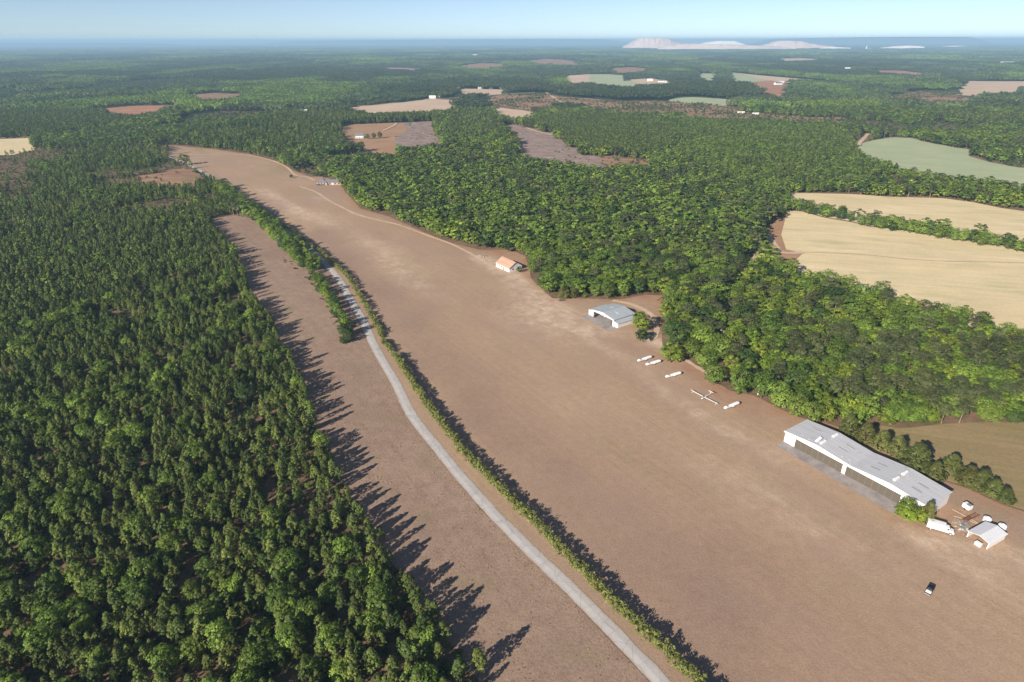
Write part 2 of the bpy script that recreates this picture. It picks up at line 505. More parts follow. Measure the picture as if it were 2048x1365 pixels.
PATHS = {   # name: (width, label, points)
    "track_a": (3.0, "pale dirt track curving along the right edge of the airstrip to the grey roofed house", [(300, 314), (356, 311), (400, 310), (446, 309), (495, 311), (544, 322), (573, 335), (588, 349), (600, 353), (615, 355), (630, 362)]),
    "track_b": (2.6, "pale dirt track along the airstrip between the two houses", [(600, 374), (625, 382), (642, 391), (655, 400), (673, 410), (715, 430), (760, 442), (798, 451), (850, 470), (900, 488), (945, 510), (975, 527)]),
    "drive_c": (3.2, "gravel drive curving behind the small hangar", [(1225, 602), (1241, 605), (1260, 609), (1280, 617), (1297, 626), (1309, 637), (1313, 650), (1313, 662), (1309, 675), (1296, 684)]),
    "track_d": (2.4, "short pale track coming out of the trees above the glider trailers", [(1362, 715), (1380, 726), (1402, 740), (1425, 752)]),
    "road_e": (3.8, "dirt road running through the woods at the right", [(1440, 640), (1462, 590), (1478, 568), (1500, 535), (1520, 500)]),
    "road_f": (5.0, "pale dirt road at the corner of the straw field", [(1528, 462), (1540, 478), (1550, 492), (1560, 504), (1582, 507), (1606, 506)]),
    "track_g": (2.0, "faint track crossing the wide straw field", [(1606, 506), (1670, 507), (1737, 511), (1810, 519), (1885, 523), (1960, 524), (2048, 527), (2200, 532)]),
    "track_h": (3.0, "sandy track in the meadow behind the cedar row", [(1990, 962), (2006, 972), (2048, 997), (2150, 1050)]),
    "road_i": (9.0, "gravel road crossing the reddish clearing far away", [(1093, 186), (1100, 191), (1112, 198), (1126, 206), (1142, 211), (1160, 215)]),
    "road_j": (9.0, "pale far road passing the white farm buildings", [(850, 200), (875, 198), (905, 197), (930, 195), (960, 193), (1010, 189), (1070, 186)]),
    "track_k": (5.0, "sandy logging track along the edge of the logged clearing", [(1052, 256), (1064, 260), (1090, 267), (1118, 273)]),
    "track_l": (5.0, "dirt track to the white house in the clearing", [(765, 263), (778, 257), (788, 252), (793, 247)]),
    "road_m": (7.0, "pale road at the far left", [(-90, 276), (0, 277), (40, 276), (70, 275)]),
    "road_n": (6.0, "orange dirt road dipping into the trees by the green crop field", [(1716, 291), (1722, 283), (1730, 275), (1736, 268)]),
    "road_o": (6.0, "dirt lane cut straight through the young woods", [(1380, 285), (1400, 300), (1420, 318), (1440, 333)]),
}


def ragged(P, amt):
    """a hand-drawn field edge gets the small bays and spurs a real wood edge has"""
    out = []
    n = len(P)
    size = math.sqrt(abs(sum(P[i][0] * P[(i + 1) % n][1] - P[(i + 1) % n][0] * P[i][1] for i in range(n))) / 2)
    st = max(6.0, size / 28)
    for i in range(n):
        a, b = P[i], P[(i + 1) % n]
        L = np.linalg.norm(b - a)
        nr = np.array([-(b - a)[1], (b - a)[0]]) / (L + 1e-9)
        k = max(1, int(L / st))
        for j in range(k):
            p = a + (b - a) * j / k
            out.append(p + nr * (float(fbm(p[0], p[1], size / 7, 31, 3)) - .5) * 2 * amt * size)
    return np.array(out)


FP = {}
for k, v in FIELDS.items():
    P_ = world_poly(v[3])
    if np.hypot(*P_.mean(0)) > 700 and k not in ("brown_far_mid", "green_far_mid", "house_yard", "slash_left", "far_strip", "far_strip_green"):
        P_ = ragged(P_, .10 if v[0] in ("clear_red", "slash", "red_soil") else .035)
    FP[k] = P_
PL = {k: smooth_line([G(*p) for p in v[2]], 5) for k, v in PATHS.items()}

# ------------------------------------------------------------------ ground materials
STRIP_DIR = math.atan2(*(G(1560, 900) - G(700, 420))[::-1])


def m_strip():
    t = NT("dormant mown airstrip grass")
    p = t.pos()
    st = t.pos((0.02, 0.55, 1), -STRIP_DIR)
    big = t.ramp(t.noise(p, 0.012, 4, 0.6), 0.32, 0.68)
    c = t.mix(big, (0.352, 0.238, 0.162), (0.418, 0.290, 0.198))
    mid = t.ramp(t.noise(p, 0.07, 5, 0.7), 0.35, 0.7)
    c = t.mix(t.math("MULTIPLY", mid, 0.6), c, (0.350, 0.262, 0.168))
    c = t.mix(t.math("MULTIPLY", t.attr("green"), t.ramp(mid, 0, 1, 0.3, 0.9)), c, (0.200, 0.185, 0.075))
    c = t.mix(t.math("MULTIPLY", t.attr("red"), t.ramp(t.noise(p, 0.15, 4), 0.3, 0.6, 0.25, 1)), c, (0.330, 0.165, 0.100))
    wn = t.ramp(t.noise(p, 0.11, 6, 0.75), 0.40, 0.62, 0.25, 1.15)
    c = t.mix(t.math("MULTIPLY", t.attr("wear"), wn), c, (0.600, 0.465, 0.345))
    stripes = t.ramp(t.noise(st, 1.0, 4, 0.65), 0.3, 0.7, 0.92, 1.08)
    c = t.mix(1.0, c, t_rgb(t, stripes), "MULTIPLY")
    c = t.mix(t.math("MULTIPLY", t.attr("brown"), t.ramp(t.noise(p, .03, 5, .65), .3, .65, .35, 1)), c, (0.262, 0.178, 0.136))
    md = t.noise(p, 0.33, 5, 0.7)
    c = t.mix(1.0, c, t_rgb(t, t.ramp(md, 0.32, 0.68, 0.91, 1.09)), "MULTIPLY")
    pur = t.ramp(t.noise(t.pos((.013, .03, 1), -STRIP_DIR), 1.0, 4, .6), .45, .65)
    c = t.mix(t.math("MULTIPLY", pur, .5), c, (0.315, 0.218, 0.172))
    fine = t.noise(p, 1.5, 4, 0.75)
    c = t.mix(1.0, c, t_rgb(t, t.ramp(fine, 0.3, 0.72, 0.82, 1.17)), "MULTIPLY")
    return t.surf(c, 0.95, 0, 0.05, t.bump(fine, 0.5, 0.25))


def m_tuft():
    t = NT("rough tufted dead grass")
    p = t.pos()
    big = t.ramp(t.noise(p, 0.02, 4, 0.6), 0.3, 0.7)
    c = t.mix(big, (0.275, 0.190, 0.145), (0.330, 0.238, 0.177))
    tu = t.noise(p, 1.1, 6, 0.75)
    c = t.mix(1.0, c, t_rgb(t, t.ramp(tu, 0.36, 0.66, 0.80, 1.15)), "MULTIPLY")
    c = t.mix(1.0, c, t_rgb(t, t.ramp(t.noise(t.pos((.02, .45, 1), -STRIP_DIR), 1.0, 4, .65), .3, .7, .93, 1.07)), "MULTIPLY")
    c = t.mix(1.0, c, t_rgb(t, t.ramp(t.noise(p, .2, 5, .7), .32, .68, .86, 1.12)), "MULTIPLY")
    gr = t.ramp(t.noise(p, 0.05, 5, 0.7), 0.56, 0.72)
    c = t.mix(t.math("MULTIPLY", gr, 0.5), c, (0.165, 0.160, 0.070))
    pale = t.ramp(t.noise(p, 0.22, 5, 0.8), 0.64, 0.74)
    c = t.mix(t.math("MULTIPLY", pale, 0.7), c, (0.44, 0.32, 0.21))
    return t.surf(c, 0.95, 0, 0.05, t.bump(tu, 0.45, 0.3))


def m_floor(name, a, b, g, gs=0.5):
    t = NT(name)
    p = t.pos()
    c = t.mix(t.ramp(t.noise(p, 0.06, 5, 0.65), 0.35, 0.65), a, b)
    c = t.mix(t.math("MULTIPLY", t.ramp(t.noise(p, 0.25, 5, 0.7), 0.45, 0.65), gs), c, g)
    c = t.mix(1.0, c, t_rgb(t, t.ramp(t.noise(p, 1.7, 3, 0.7), 0.3, 0.7, 0.75, 1.2)), "MULTIPLY")
    return t.surf(c, 0.95, 0, 0.05)


def m_field(name, a, b, g=None, gs=0.5, sc=1.0, rot=0.3, row=0.35, fine=0.12):
    t = NT(name)
    p = t.pos()
    st = t.pos((0.012 * sc, row * sc, 1), rot)
    c = t.mix(t.ramp(t.noise(p, 0.02 * sc, 5, 0.65), 0.33, 0.67), a, b)
    if g:
        c = t.mix(t.math("MULTIPLY", t.ramp(t.noise(t.pos((0.02 * sc, 0.06 * sc, 1), rot), 1.0, 5, 0.7), 0.5, 0.68), gs), c, g)
    c = t.mix(1.0, c, t_rgb(t, t.ramp(t.noise(st, 1.0, 4, 0.65), 0.3, 0.7, 1 - fine, 1 + fine)), "MULTIPLY")
    c = t.mix(1.0, c, t_rgb(t, t.ramp(t.noise(p, 0.6 * sc, 4, 0.7), 0.3, 0.7, 1 - fine, 1 + fine)), "MULTIPLY")
    return t.surf(c, 0.95, 0, 0.05)


def m_asphalt():
    t = NT("old pale asphalt")
    p = t.pos()
    c = t.mix(t.ramp(t.noise(p, 0.25, 5, 0.7), 0.35, 0.65), (0.400, 0.382, 0.370), (0.480, 0.455, 0.435))
    e = t.math("ABSOLUTE", t.math("SUBTRACT", t.attr("across"), 0.5))
    sand = t.math("MULTIPLY", t.ramp(e, 0.30, 0.5), t.ramp(t.noise(p, 0.5, 5, 0.75), 0.38, 0.6, 0.1, 1))
    c = t.mix(sand, c, (0.36, 0.255, 0.175))
    v = t.n("ShaderNodeTexVoronoi", feature="DISTANCE_TO_EDGE")
    v.inputs["Scale"].default_value = 0.22
    t.l(p, v.inputs["Vector"])
    crack = t.ramp(v.outputs["Distance"], 0.0, 0.035, 1, 0)
    c = t.mix(t.math("MULTIPLY", crack, 0.35), c, (0.14, 0.13, 0.125))
    patch = t.ramp(t.noise(t.pos((0.06, 0.06, 1)), 1.0, 1), 0.63, 0.64)
    c = t.mix(t.math("MULTIPLY", patch, 0.18), c, (0.20, 0.19, 0.185))
    wheel = t.ramp(t.math("ABSOLUTE", t.math("SUBTRACT", e, 0.22)), 0, 0.12, 1, 0)
    c = t.mix(t.math("MULTIPLY", wheel, 0.22), c, (0.47, 0.45, 0.43))
    return t.surf(c, 0.85, 0, 0.25)


M.update({
    "strip": m_strip(), "tuft": m_tuft(), "asphalt": m_asphalt(),
    "floor": m_floor("pine straw and leaf litter", (0.165, 0.105, 0.070), (0.245, 0.155, 0.108), (0.075, 0.105, 0.04), 0.8),
    "wood_floor": m_floor("undergrowth of the distant woods", (0.040, 0.060, 0.024), (0.060, 0.085, 0.034), (0.10, 0.075, 0.05), 0.25),
    "hay": m_field("pale straw stubble", (0.660, 0.545, 0.340), (0.580, 0.475, 0.285), (0.400, 0.400, 0.220), 0.55, 1.0, 0.25, 0.15, 0.09),
    "young_crop": m_field("young green crop", (0.310, 0.360, 0.215), (0.370, 0.405, 0.250), (0.42, 0.40, 0.27), 0.3, 0.8, 0.4, 0.1, 0.05),
    "pale_soil": m_field("pale ploughed soil", (0.470, 0.350, 0.250), (0.540, 0.415, 0.300), None, 0, 0.6, -0.3, 0.2, 0.09),
    "red_soil": m_field("red bare soil", (0.330, 0.150, 0.088), (0.400, 0.220, 0.140), (0.22, 0.2, 0.09), 0.5, 0.8, 0.1, 0.15, 0.15),
    "clear_red": m_field("cutover red earth", (0.270, 0.150, 0.100), (0.330, 0.205, 0.135), (0.120, 0.140, 0.050), 0.75, 1.2, 0.1, 0.1, 0.2),
    "slash": m_field("grey logging slash", (0.240, 0.170, 0.145), (0.330, 0.255, 0.225), (0.15, 0.115, 0.09), 0.9, 2.5, 0.9, 0.5, 0.4),
    "grass_yard": m_field("dry yard grass", (0.370, 0.245, 0.150), (0.330, 0.180, 0.110), (0.25, 0.22, 0.1), 0.5, 1.0, 0.2, 0.2, 0.1),
    "meadow": m_field("olive dry meadow", (0.270, 0.200, 0.110), (0.235, 0.195, 0.090), (0.330, 0.215, 0.135), 0.5, 1.2, 0.3, 0.3, 0.12),
    "dirt": m_field("pale sandy dirt", (0.480, 0.350, 0.240), (0.560, 0.430, 0.310), (0.30, 0.2, 0.13), 0.4, 3.0, 0, 0.5, 0.12),
    "concrete": m_plain("weathered concrete", (0.330, 0.295, 0.280), 0.9, 0, 0.2, 0.9, (0.17, 0.16, 0.165), 0.22),
})


def seg_glow(pts, w, wob=6.0, seed=3):
    P = np.array([G(*p) for p in pts])
    return lambda x, y: np.exp(-(dist_line(P, x + wob * (fbm(x, y, 25, seed) - .5), y + wob * (fbm(x, y, 25, seed + 5) - .5)) / w) ** 2)


def blob(px, rx, ry):
    c = G(*px)
    ca, sa = math.cos(STRIP_DIR), math.sin(STRIP_DIR)
    return lambda x, y: np.exp(-((((x - c[0]) * ca + (y - c[1]) * sa) / rx) ** 2 + ((-(x - c[0]) * sa + (y - c[1]) * ca) / ry) ** 2))


_edge = np.array([G(*p) for p in STRIP_PX[25:74]])
_w = [(seg_glow([(960, 518), (1000, 540), (1035, 560), (1062, 585), (1110, 628)], 7), .9), (seg_glow([(1110, 628), (1190, 685), (1290, 757), (1430, 850), (1560, 925)], 5), .38),
      (seg_glow([(1170, 660), (1220, 668)], 8), .35), (blob((1090, 608), 26, 10), .8), (blob((1060, 640), 30, 14), .5), (blob((815, 560), 40, 9), .45), (blob((548, 395), 50, 8), .5), (blob((590, 420), 40, 7), .6), (blob((650, 440), 40, 9), .4),
      (blob((760, 500), 60, 14), .35), (blob((1560, 1020), 40, 12), .25), (blob((1900, 1120), 20, 6), .3), (blob((1310, 685), 9, 6), .9), (seg_glow([(1840, 1075), (1960, 1110), (2100, 1130)], 4), .4), (blob((640, 398), 14, 8), .5)]
f_wear = lambda x, y: np.clip(1.5 * sum(k * g(x, y) for g, k in _w), 0, 1)
_rn = [(blob((1105, 596), 14, 6), .9), (blob((1470, 800), 18, 6), .8), (blob((1000, 508), 22, 5), .8), (blob((1840, 1060), 9, 5), .9), (blob((1300, 600), 16, 8), .5), (blob((1380, 740), 14, 8), .5), (blob((1290, 695), 18, 6), .4), (blob((1920, 1035), 8, 6), .7)]
f_red = lambda x, y: np.clip(0.75 * np.exp(-(dist_line(_edge, x, y) / 5.0) ** 2) + sum(k * g(x, y) for g, k in _rn), 0, 1)
_gn = [(blob((1010, 545), 12, 5), .8), (blob((560, 335), 40, 14), .7), (blob((400, 300), 60, 9), .7), (blob((1960, 1010), 16, 7), .7), (blob((820, 540), 40, 10), .25), (blob((1250, 905), 14, 4), .35), (blob((1640, 1035), 8, 3), .3)]
f_green = lambda x, y: np.clip(sum(k * g(x, y) for g, k in _gn) + 0.25 * np.clip(fbm(x, y, 70, 11) - .55, 0, 1) * 3, 0, 1)

_bn = [(seg_glow([(640, 470), (780, 600), (960, 800), (1200, 1050), (1500, 1365), (1700, 1600)], 20, 20), .75), (blob((1500, 1150), 40, 25), .6), (blob((1000, 620), 60, 14), .4), (blob((760, 470), 50, 10), .4), (blob((1330, 930), 30, 8), .35), (seg_glow([(1180, 700), (1400, 850), (1700, 1050), (2000, 1200)], 4, 10), .3)]
f_brown = lambda x, y: np.clip(sum(k * g(x, y) for g, k in _bn), 0, 1)

# ------------------------------------------------------------------ lay the ground
B = 46000.0
sheet("ground", [(-3200, -900), (3200, -900), (3200, 1750), (-3200, 1750)], 0.0, M["floor"], "leaf litter and pine straw floor of the woods round the airstrip", "ground")
sheet("terrain", [(-B, -B), (B, -B), (B, B), (-B, B)], -0.5, M["wood_floor"], "wooded lowland stretching from the airstrip to the horizon", "terrain")
sheet("field", STRIP, 0.04, M["strip"], "long brown dormant grass airstrip between the paved road and the woods", "field", 6.0, {"wear": f_wear, "red": f_red, "green": f_green, "brown": f_brown})
sheet("field", LEFT, 0.03, M["tuft"], "narrow rough brown field between the pine plantation and the paved road", "field")
for i_, (k, (mat, lab, cat, pts)) in enumerate(FIELDS.items()):
    d = np.hypot(*FP[k].mean(0))
    sheet("field" if cat == "field" else "ground", FP[k], (0.05 if d < 450 else 0.12 if d < 1200 else 0.5) + .006 * i_, M[mat], lab, cat)
ribbon("road", ROAD, 4.5, 0.10, M["asphalt"], "narrow pale paved road curving between the two brown fields", "road", 1.0, 0.08)
for i, (k, (w, lab, pts)) in enumerate(PATHS.items()):
    d = np.hypot(*PL[k].mean(0))
    nm = "road" if k.startswith("road") else "path"
    ribbon(nm, PL[k], w, 0.09 if d < 330 else 0.32 if d < 1200 else 0.8, M["dirt"], lab, nm, 0.0, 0.2, i + 2)
# ------------------------------------------------------------------ foliage
def cloud(clumps, r, mid=None, bend=0.0):
    """leaf faces spread over clumps: (centre, radii, count, size, tone)"""
    V, Fc, Tn = [], [], []
    base = 0
    for c, rad, n, fs, tone in clumps:
        d = r.normal(size=(n, 3)); d /= np.linalg.norm(d, axis=1)[:, None]
        d[:, 2] = np.where(d[:, 2] < -0.35, -d[:, 2], d[:, 2])
        p = np.asarray(c) + d * np.asarray(rad) * r.uniform(0.55, 1.0, (n, 1))
        cd = 0.0
        if mid is not None:
            cd = (p - np.asarray(mid)) / np.maximum(1e-6, np.linalg.norm(p - np.asarray(mid), axis=1))[:, None]
        nn = d * (0.9 - 0.6 * bend) + cd * bend + r.normal(size=(n, 3)) * 0.28 + np.array([0, 0, 0.2]); nn /= np.linalg.norm(nn, axis=1)[:, None]
        u = np.cross(nn, r.normal(size=(n, 3))); u /= np.linalg.norm(u, axis=1)[:, None]
        w = np.cross(nn, u)
        s = fs * r.uniform(0.6, 1.3, (n, 1))
        q = [p + (u * a + w * b) * s * r.uniform(0.6, 1.15, (n, 1)) for a, b in ((-.5, -.5), (.5, -.5), (.5, .5), (-.5, .5))]
        V.append(np.stack(q, 1).reshape(-1, 3))
        Fc.append(np.arange(base, base + 4 * n).reshape(-1, 4))
        Tn.append(np.full(n, tone) * r.uniform(0.88, 1.12, n))
        base += 4 * n
    return np.concatenate(V), np.concatenate(Fc), np.concatenate(Tn)


def leaf_mesh(name, arr, mat):
    V, Fc, Tn = arr
    me = bpy.data.meshes.new(name)
    me.from_pydata(V.tolist(), [], Fc.tolist())
    me.materials.append(mat)
    a = me.attributes.new("tone", "FLOAT", "FACE")
    a.data.foreach_set("value", Tn.astype(np.float32))
    return me


def fib(n, r):
    i = np.arange(n) + 0.5
    ph = np.pi * (1 + 5 ** .5) * i + r.uniform(0, 6)
    z = 1 - 2 * i / n
    q = np.sqrt(1 - z * z)
    return np.stack([q * np.cos(ph), q * np.sin(ph), z], 1) + r.normal(size=(n, 3)) * 0.12


def tone(r):
    return r.choice([0.62, 0.8, 1.0, 1.15, 1.32], p=[.13, .22, .33, .2, .12])


def c_broad(r, H=13.0, R_=4.8, n=50, k=34, fs=0.52, squash=1.0):
    cl = []
    lob = [(r.uniform(0, 6.28), r.uniform(-0.3, 0.6), r.uniform(0.72, 1.25)) for _ in range(6)]
    zc = H * 0.53; rz = H * 0.45 * squash
    for d in fib(n, r):
        d = d / np.linalg.norm(d)
        m = 1.0
        for a, z, g in lob:
            v = np.array([math.cos(a) * math.sqrt(1 - z * z), math.sin(a) * math.sqrt(1 - z * z), z])
            m *= 1 + (g - 1) * max(0, d @ v) ** 3
        q = d * m * r.uniform(0.62, 0.95)
        rr = r.uniform(1.05, 1.9) * R_ / 4.8
        cl.append(((q[0] * R_, q[1] * R_, max(0.9, zc + q[2] * rz)), (rr, rr, rr * 0.8), k, fs, tone(r)))
    return cloud(cl, r, (0, 0, zc - rz * .3), 0.7)


def c_pine(r, H=10.0, R_=2.0, n=40, k=18, fs=0.40):
    cl = []
    z0 = H * r.uniform(0.16, 0.28)
    for i in range(n):
        t = ((i + r.uniform(0, 1)) / n) ** 0.85
        z = z0 + (H - z0 - 0.3) * t
        rad = R_ * (1 - t ** 2.3) ** 0.75 * (0.55 + 0.45 * min(1, t * 4))
        a = i * 2.4 + r.uniform(-.5, .5)
        q = rad * r.uniform(0.5, 1.0)
        rr = r.uniform(0.55, 1.0) * (1 - 0.3 * t) * R_ / 2.15
        cl.append(((q * math.cos(a), q * math.sin(a), z), (rr, rr, rr * 1.05), k, fs, tone(r)))
    return cloud(cl, r, (0, 0, H * .42), 0.45)


def c_tall(r, H=19.0, R_=4.3, n=44, k=32, fs=0.46):
    cl = []
    z0 = H * r.uniform(0.40, 0.52)
    for i in range(n):
        t = (i + r.uniform(0, 1)) / n
        z = z0 + (H - z0 - 0.7) * t
        rad = R_ * (0.55 + 0.6 * math.sin(min(1, t * 1.35) * 2.6)) * (1 - t ** 3 * 0.75)
        a = i * 2.4 + r.uniform(-.6, .6)
        q = rad * r.uniform(0.35, 1.0)
        rr = r.uniform(1.0, 1.8)
        cl.append(((q * math.cos(a), q * math.sin(a), z), (rr, rr, rr * 0.7), k, fs, tone(r)))
    return cloud(cl, r, (0, 0, H * .55), 0.7)


def c_cedar(r, H=8.0, R_=2.9, n=60, k=22, fs=0.42):
    cl = []
    for i in range(n):
        t = ((i + r.uniform(0, 1)) / n) ** 1.15
        z = 0.5 + (H - 0.9) * t
        rad = R_ * (1 - t ** 1.5) * (0.75 + 0.25 * min(1, t * 5))
        a = i * 2.4 + r.uniform(-.5, .5)
        q = rad * r.uniform(0.55, 1.0)
        rr = r.uniform(0.6, 1.05)
        cl.append(((q * math.cos(a), q * math.sin(a), z), (rr, rr, rr), k, fs, tone(r)))
    return cloud(cl, r, (0, 0, H * .3), 0.6)


def c_bush(r, H=3.0, R_=1.9, n=16, k=26, fs=0.34):
    cl = []
    for d in fib(n, r):
        q = d * r.uniform(0.45, 0.85)
        rr = r.uniform(0.5, 0.9) * R_ / 1.9
        cl.append(((q[0] * R_, q[1] * R_, max(0.35, H * 0.5 + q[2] * H * 0.45)), (rr, rr, rr), k, fs, tone(r)))
    return cloud(cl, r)


def m_trunk(r, H, top, rad, limbs, z0, spread):
    mb = MB()
    lean = r.normal(size=2) * 0.02 * H
    ax = [(lean[0] * (z / H) ** 2 * 1.0, lean[1] * (z / H) ** 2, z) for z in np.linspace(-0.2, top, 6)]
    mb.tube(ax, [rad * (1 - 0.8 * i / 5) for i in range(6)], 6)
    for i in range(limbs):
        z = z0 + (top * 0.92 - z0) * (i + r.uniform(0.1, 0.9)) / limbs
        a = i * 2.4 + r.uniform(-.4, .4)
        L = spread * r.uniform(0.6, 1.0) * (1 - 0.5 * (z - z0) / max(0.1, top - z0))
        p0 = Vector((lean[0] * (z / H) ** 2, lean[1] * (z / H) ** 2, z))
        p1 = p0 + Vector((math.cos(a) * L * 0.5, math.sin(a) * L * 0.5, L * 0.28))
        p2 = p0 + Vector((math.cos(a) * L, math.sin(a) * L, L * 0.55))
        mb.tube([p0, p1, p2], [rad * 0.38, rad * 0.24, rad * 0.08], 5)
    return mb


# kind: (crown maker, its settings, far settings, height, trunk settings, leaf material, bark)
KINDS = {
    "pine": (c_pine, {}, dict(n=22, k=8, fs=0.75), 10.0, (8.6, 0.13, 8, 2.5, 1.3), "pine", "bark"),
    "tall_pine": (c_tall, {}, dict(n=18, k=12, fs=1.05), 19.0, (17.5, 0.24, 9, 9.0, 2.8), "tall_pine", "pale_bark"),
    "broad": (c_broad, {}, dict(n=24, k=13, fs=1.2), 13.0, (9.5, 0.30, 8, 3.5, 4.0), "broad", "bark"),
    "dark_broad": (c_broad, dict(squash=0.95), dict(n=24, k=13, fs=1.2), 13.0, (9.5, 0.30, 8, 3.5, 4.0), "dark_broad", "bark"),
    "lime": (c_broad, dict(R_=3.9, n=40), dict(R_=3.9, n=22, k=12, fs=1.1), 13.0, (10.0, 0.24, 8, 3.0, 3.4), "lime", "bark"),
    "cedar": (c_cedar, {}, dict(n=26, k=12, fs=0.8), 8.0, (7.0, 0.16, 8, 1.0, 1.8), "cedar", "bark"),
    "bush": (c_bush, {}, dict(n=8, k=10, fs=0.7), 3.0, (2.2, 0.07, 6, 0.4, 1.2), "dark_broad", "bark"),
    "brush": (c_bush, dict(k=18, fs=0.28), dict(n=8, k=10, fs=0.6), 3.0, (2.4, 0.05, 8, 0.3, 1.4), "brush", "bark"),
}
NVAR = {"pine": 5, "tall_pine": 4, "broad": 5, "dark_broad": 3, "lime": 3, "cedar": 4, "bush": 3, "brush": 2}
HEIGHT = {k: v[3] for k, v in KINDS.items()}
crown_me, trunk_me, proto_i = {}, {}, {}
protos = bpy.data.collections.new("tree kinds")
_tr = np.random.default_rng(5)


def add_proto(key, arr, trunk, leaf, bark):
    V, Fc, Tn = arr
    nv = len(V)
    me = bpy.data.meshes.new("tree")
    me.from_pydata(V.tolist() + (trunk.v if trunk else []), [], Fc.tolist() + ([tuple(i + nv for i in f) for f in trunk.f] if trunk else []))
    me.materials.append(M[leaf]); me.materials.append(M[bark])
    nf = len(Fc)
    mi = np.zeros(len(me.polygons), np.int32); mi[nf:] = 1
    me.polygons.foreach_set("material_index", mi)
    a = me.attributes.new("tone", "FLOAT", "FACE")
    a.data.foreach_set("value", np.concatenate([Tn, np.ones(len(mi) - nf)]).astype(np.float32))
    i = len(protos.objects)
    o = bpy.data.objects.new(f"kind_{i:03d}", me)
    protos.objects.link(o)
    proto_i.setdefault(key, []).append(i)


for k, (fn, near, far, H, tk, leaf, bark) in KINDS.items():
    for j in range(NVAR[k]):
        arr = fn(_tr, **near)
        tb = m_trunk(_tr, H, *tk)
        crown_me[k, j] = leaf_mesh("crown", arr, M[leaf])
        trunk_me[k, j] = tb.mesh("trunk", M[bark])
        add_proto((k, "near"), arr, tb, leaf, bark)
    for j in range(3):
        kw = dict(near); kw.update(far)
        tb = MB().tube([(0, 0, -0.2), (0, 0, tk[0])], [tk[1], tk[1] * .3], 5)
        add_proto((k, "far"), fn(_tr, **kw), tb, leaf, bark)


def make_tree(kind, x, y, H, rz, j, name, label, cat, group, wide=1.0, z=0.0):
    s = H / HEIGHT[kind]
    t = thing(name, label, cat, (x, y, z), rz, group)
    t.scale = (s * wide, s * wide, s)
    put("trunk", trunk_me[kind, j % NVAR[kind]], t)
    put("crown", crown_me[kind, j % NVAR[kind]], t)
    return t


# ------------------------------------------------------------------ which trees stand where
CLEAR = [STRIP, LEFT] + [v for k, v in FP.items()]
SPARSE = {k: FP[k] for k in ("red_clearing", "bare_left", "slash_left", "slash_right", "house_yard", "purple_c")}
FAR_CLEAR = [v for v in FP.values() if np.hypot(*v.mean(0)) > 1100]


def open_ground(x, y, polys=CLEAR, road=4.0):
    m = np.zeros(np.shape(x), bool)
    for P in polys:
        m |= in_poly(P, x, y)
    m |= dist_line(ROAD, x, y) < road
    for k, L in PL.items():
        m |= dist_line(L, x, y) < PATHS[k][0] * 0.5 + {'road_e': 1.9, 'road_f': 3.6, 'road_n': 5.0, 'track_d': 3.0}.get(k, 1.8)
    return m


PLANT = world_poly([(-120, 305), (60, 302), (200, 304), (290, 305), (340, 320), (372, 333), (410, 352), (432, 366), (470, 398), (490, 425), (430, 436), (412, 441), (440, 465), (470, 510), (510, 600), (560, 680),
                    (605, 770), (640, 885), (690, 985), (740, 1065), (830, 1190), (890, 1275), (935, 1330), (960, 1365), (1000, 1700), (-500, 1700), (-400, 700)])
PINE_STAND = world_poly([(1030, 245, 10), (1075, 234, 10), (1170, 226, 8), (1270, 232, 10), (1320, 246, 10), (1365, 268, 10), (1350, 288, 10), (1285, 303, 10), (1190, 300, 6), (1125, 283, 4), (1118, 272), (1056, 256)])
YOUNG = world_poly([(1290, 232, 8), (1470, 238, 8), (1640, 250, 8), (1700, 270, 8), (1720, 300, 10), (1800, 330, 10), (1700, 362, 10), (1560, 375, 10), (1450, 345, 10), (1360, 305, 10), (1365, 268, 10), (1320, 246, 10)])
PINE_BELT = world_poly([(560, 222, 12), (690, 222, 12), (870, 219, 12), (905, 216, 12), (900, 240), (863, 243), (771, 247), (689, 251), (620, 268), (540, 262)])
LEFT_PINES = world_poly([(-90, 212, 10), (120, 212, 10), (200, 222, 10), (330, 222, 10), (240, 240, 10), (110, 265, 8), (60, 275, 2), (-90, 275, 2)])
RIGHT_PINES = world_poly([(1480, 640, 12), (1600, 620, 12), (1760, 640, 12), (1900, 650, 12), (2300, 690, 12), (2300, 860), (2048, 846), (1887, 849), (1828, 856), (1760, 850), (1700, 830), (1640, 800), (1560, 740), (1500, 700)])
CENTRE = world_poly([(620, 310, 12), (900, 300, 12), (1150, 325, 12), (1360, 310, 12), (1450, 350, 12), (1560, 385, 12), (1540, 470), (1500, 560), (1440, 650), (1330, 590), (1100, 597), (1050, 512), (780, 434), (690, 384)])

HROW = smooth_line([G(*p) for p in [(434, 378), (462, 400), (490, 424), (518, 447), (546, 474), (576, 504), (604, 531), (640, 563), (660, 590), (679, 624), (694, 656), (705, 688)]], 8)

cand = {k: [] for k in ("x", "y", "h", "kind", "zone")}
KLIST = list(KINDS)
KID = {k: i for i, k in enumerate(KLIST)}


def grid(sp, y0, y1, xw=0.84, jit=0.42, box=None):
    if box is not None:
        (xa, ya), (xb, yb) = box
    else:
        xa, xb, ya, yb = -xw * y1 - 70, xw * y1 + 70, y0, y1
    gx, gy = np.meshgrid(np.arange(xa, xb, sp), np.arange(ya, yb, sp * 0.87))
    gx = gx + (np.arange(gx.shape[0]) % 2)[:, None] * sp * 0.5
    x, y = gx.ravel(), gy.ravel()
    m = (np.abs(x) < xw * np.maximum(y, 60) + 70) & (y > 62)
    x, y = x[m], y[m]
    return x + rng.uniform(-jit, jit, len(x)) * sp, y + rng.uniform(-jit, jit, len(x)) * sp


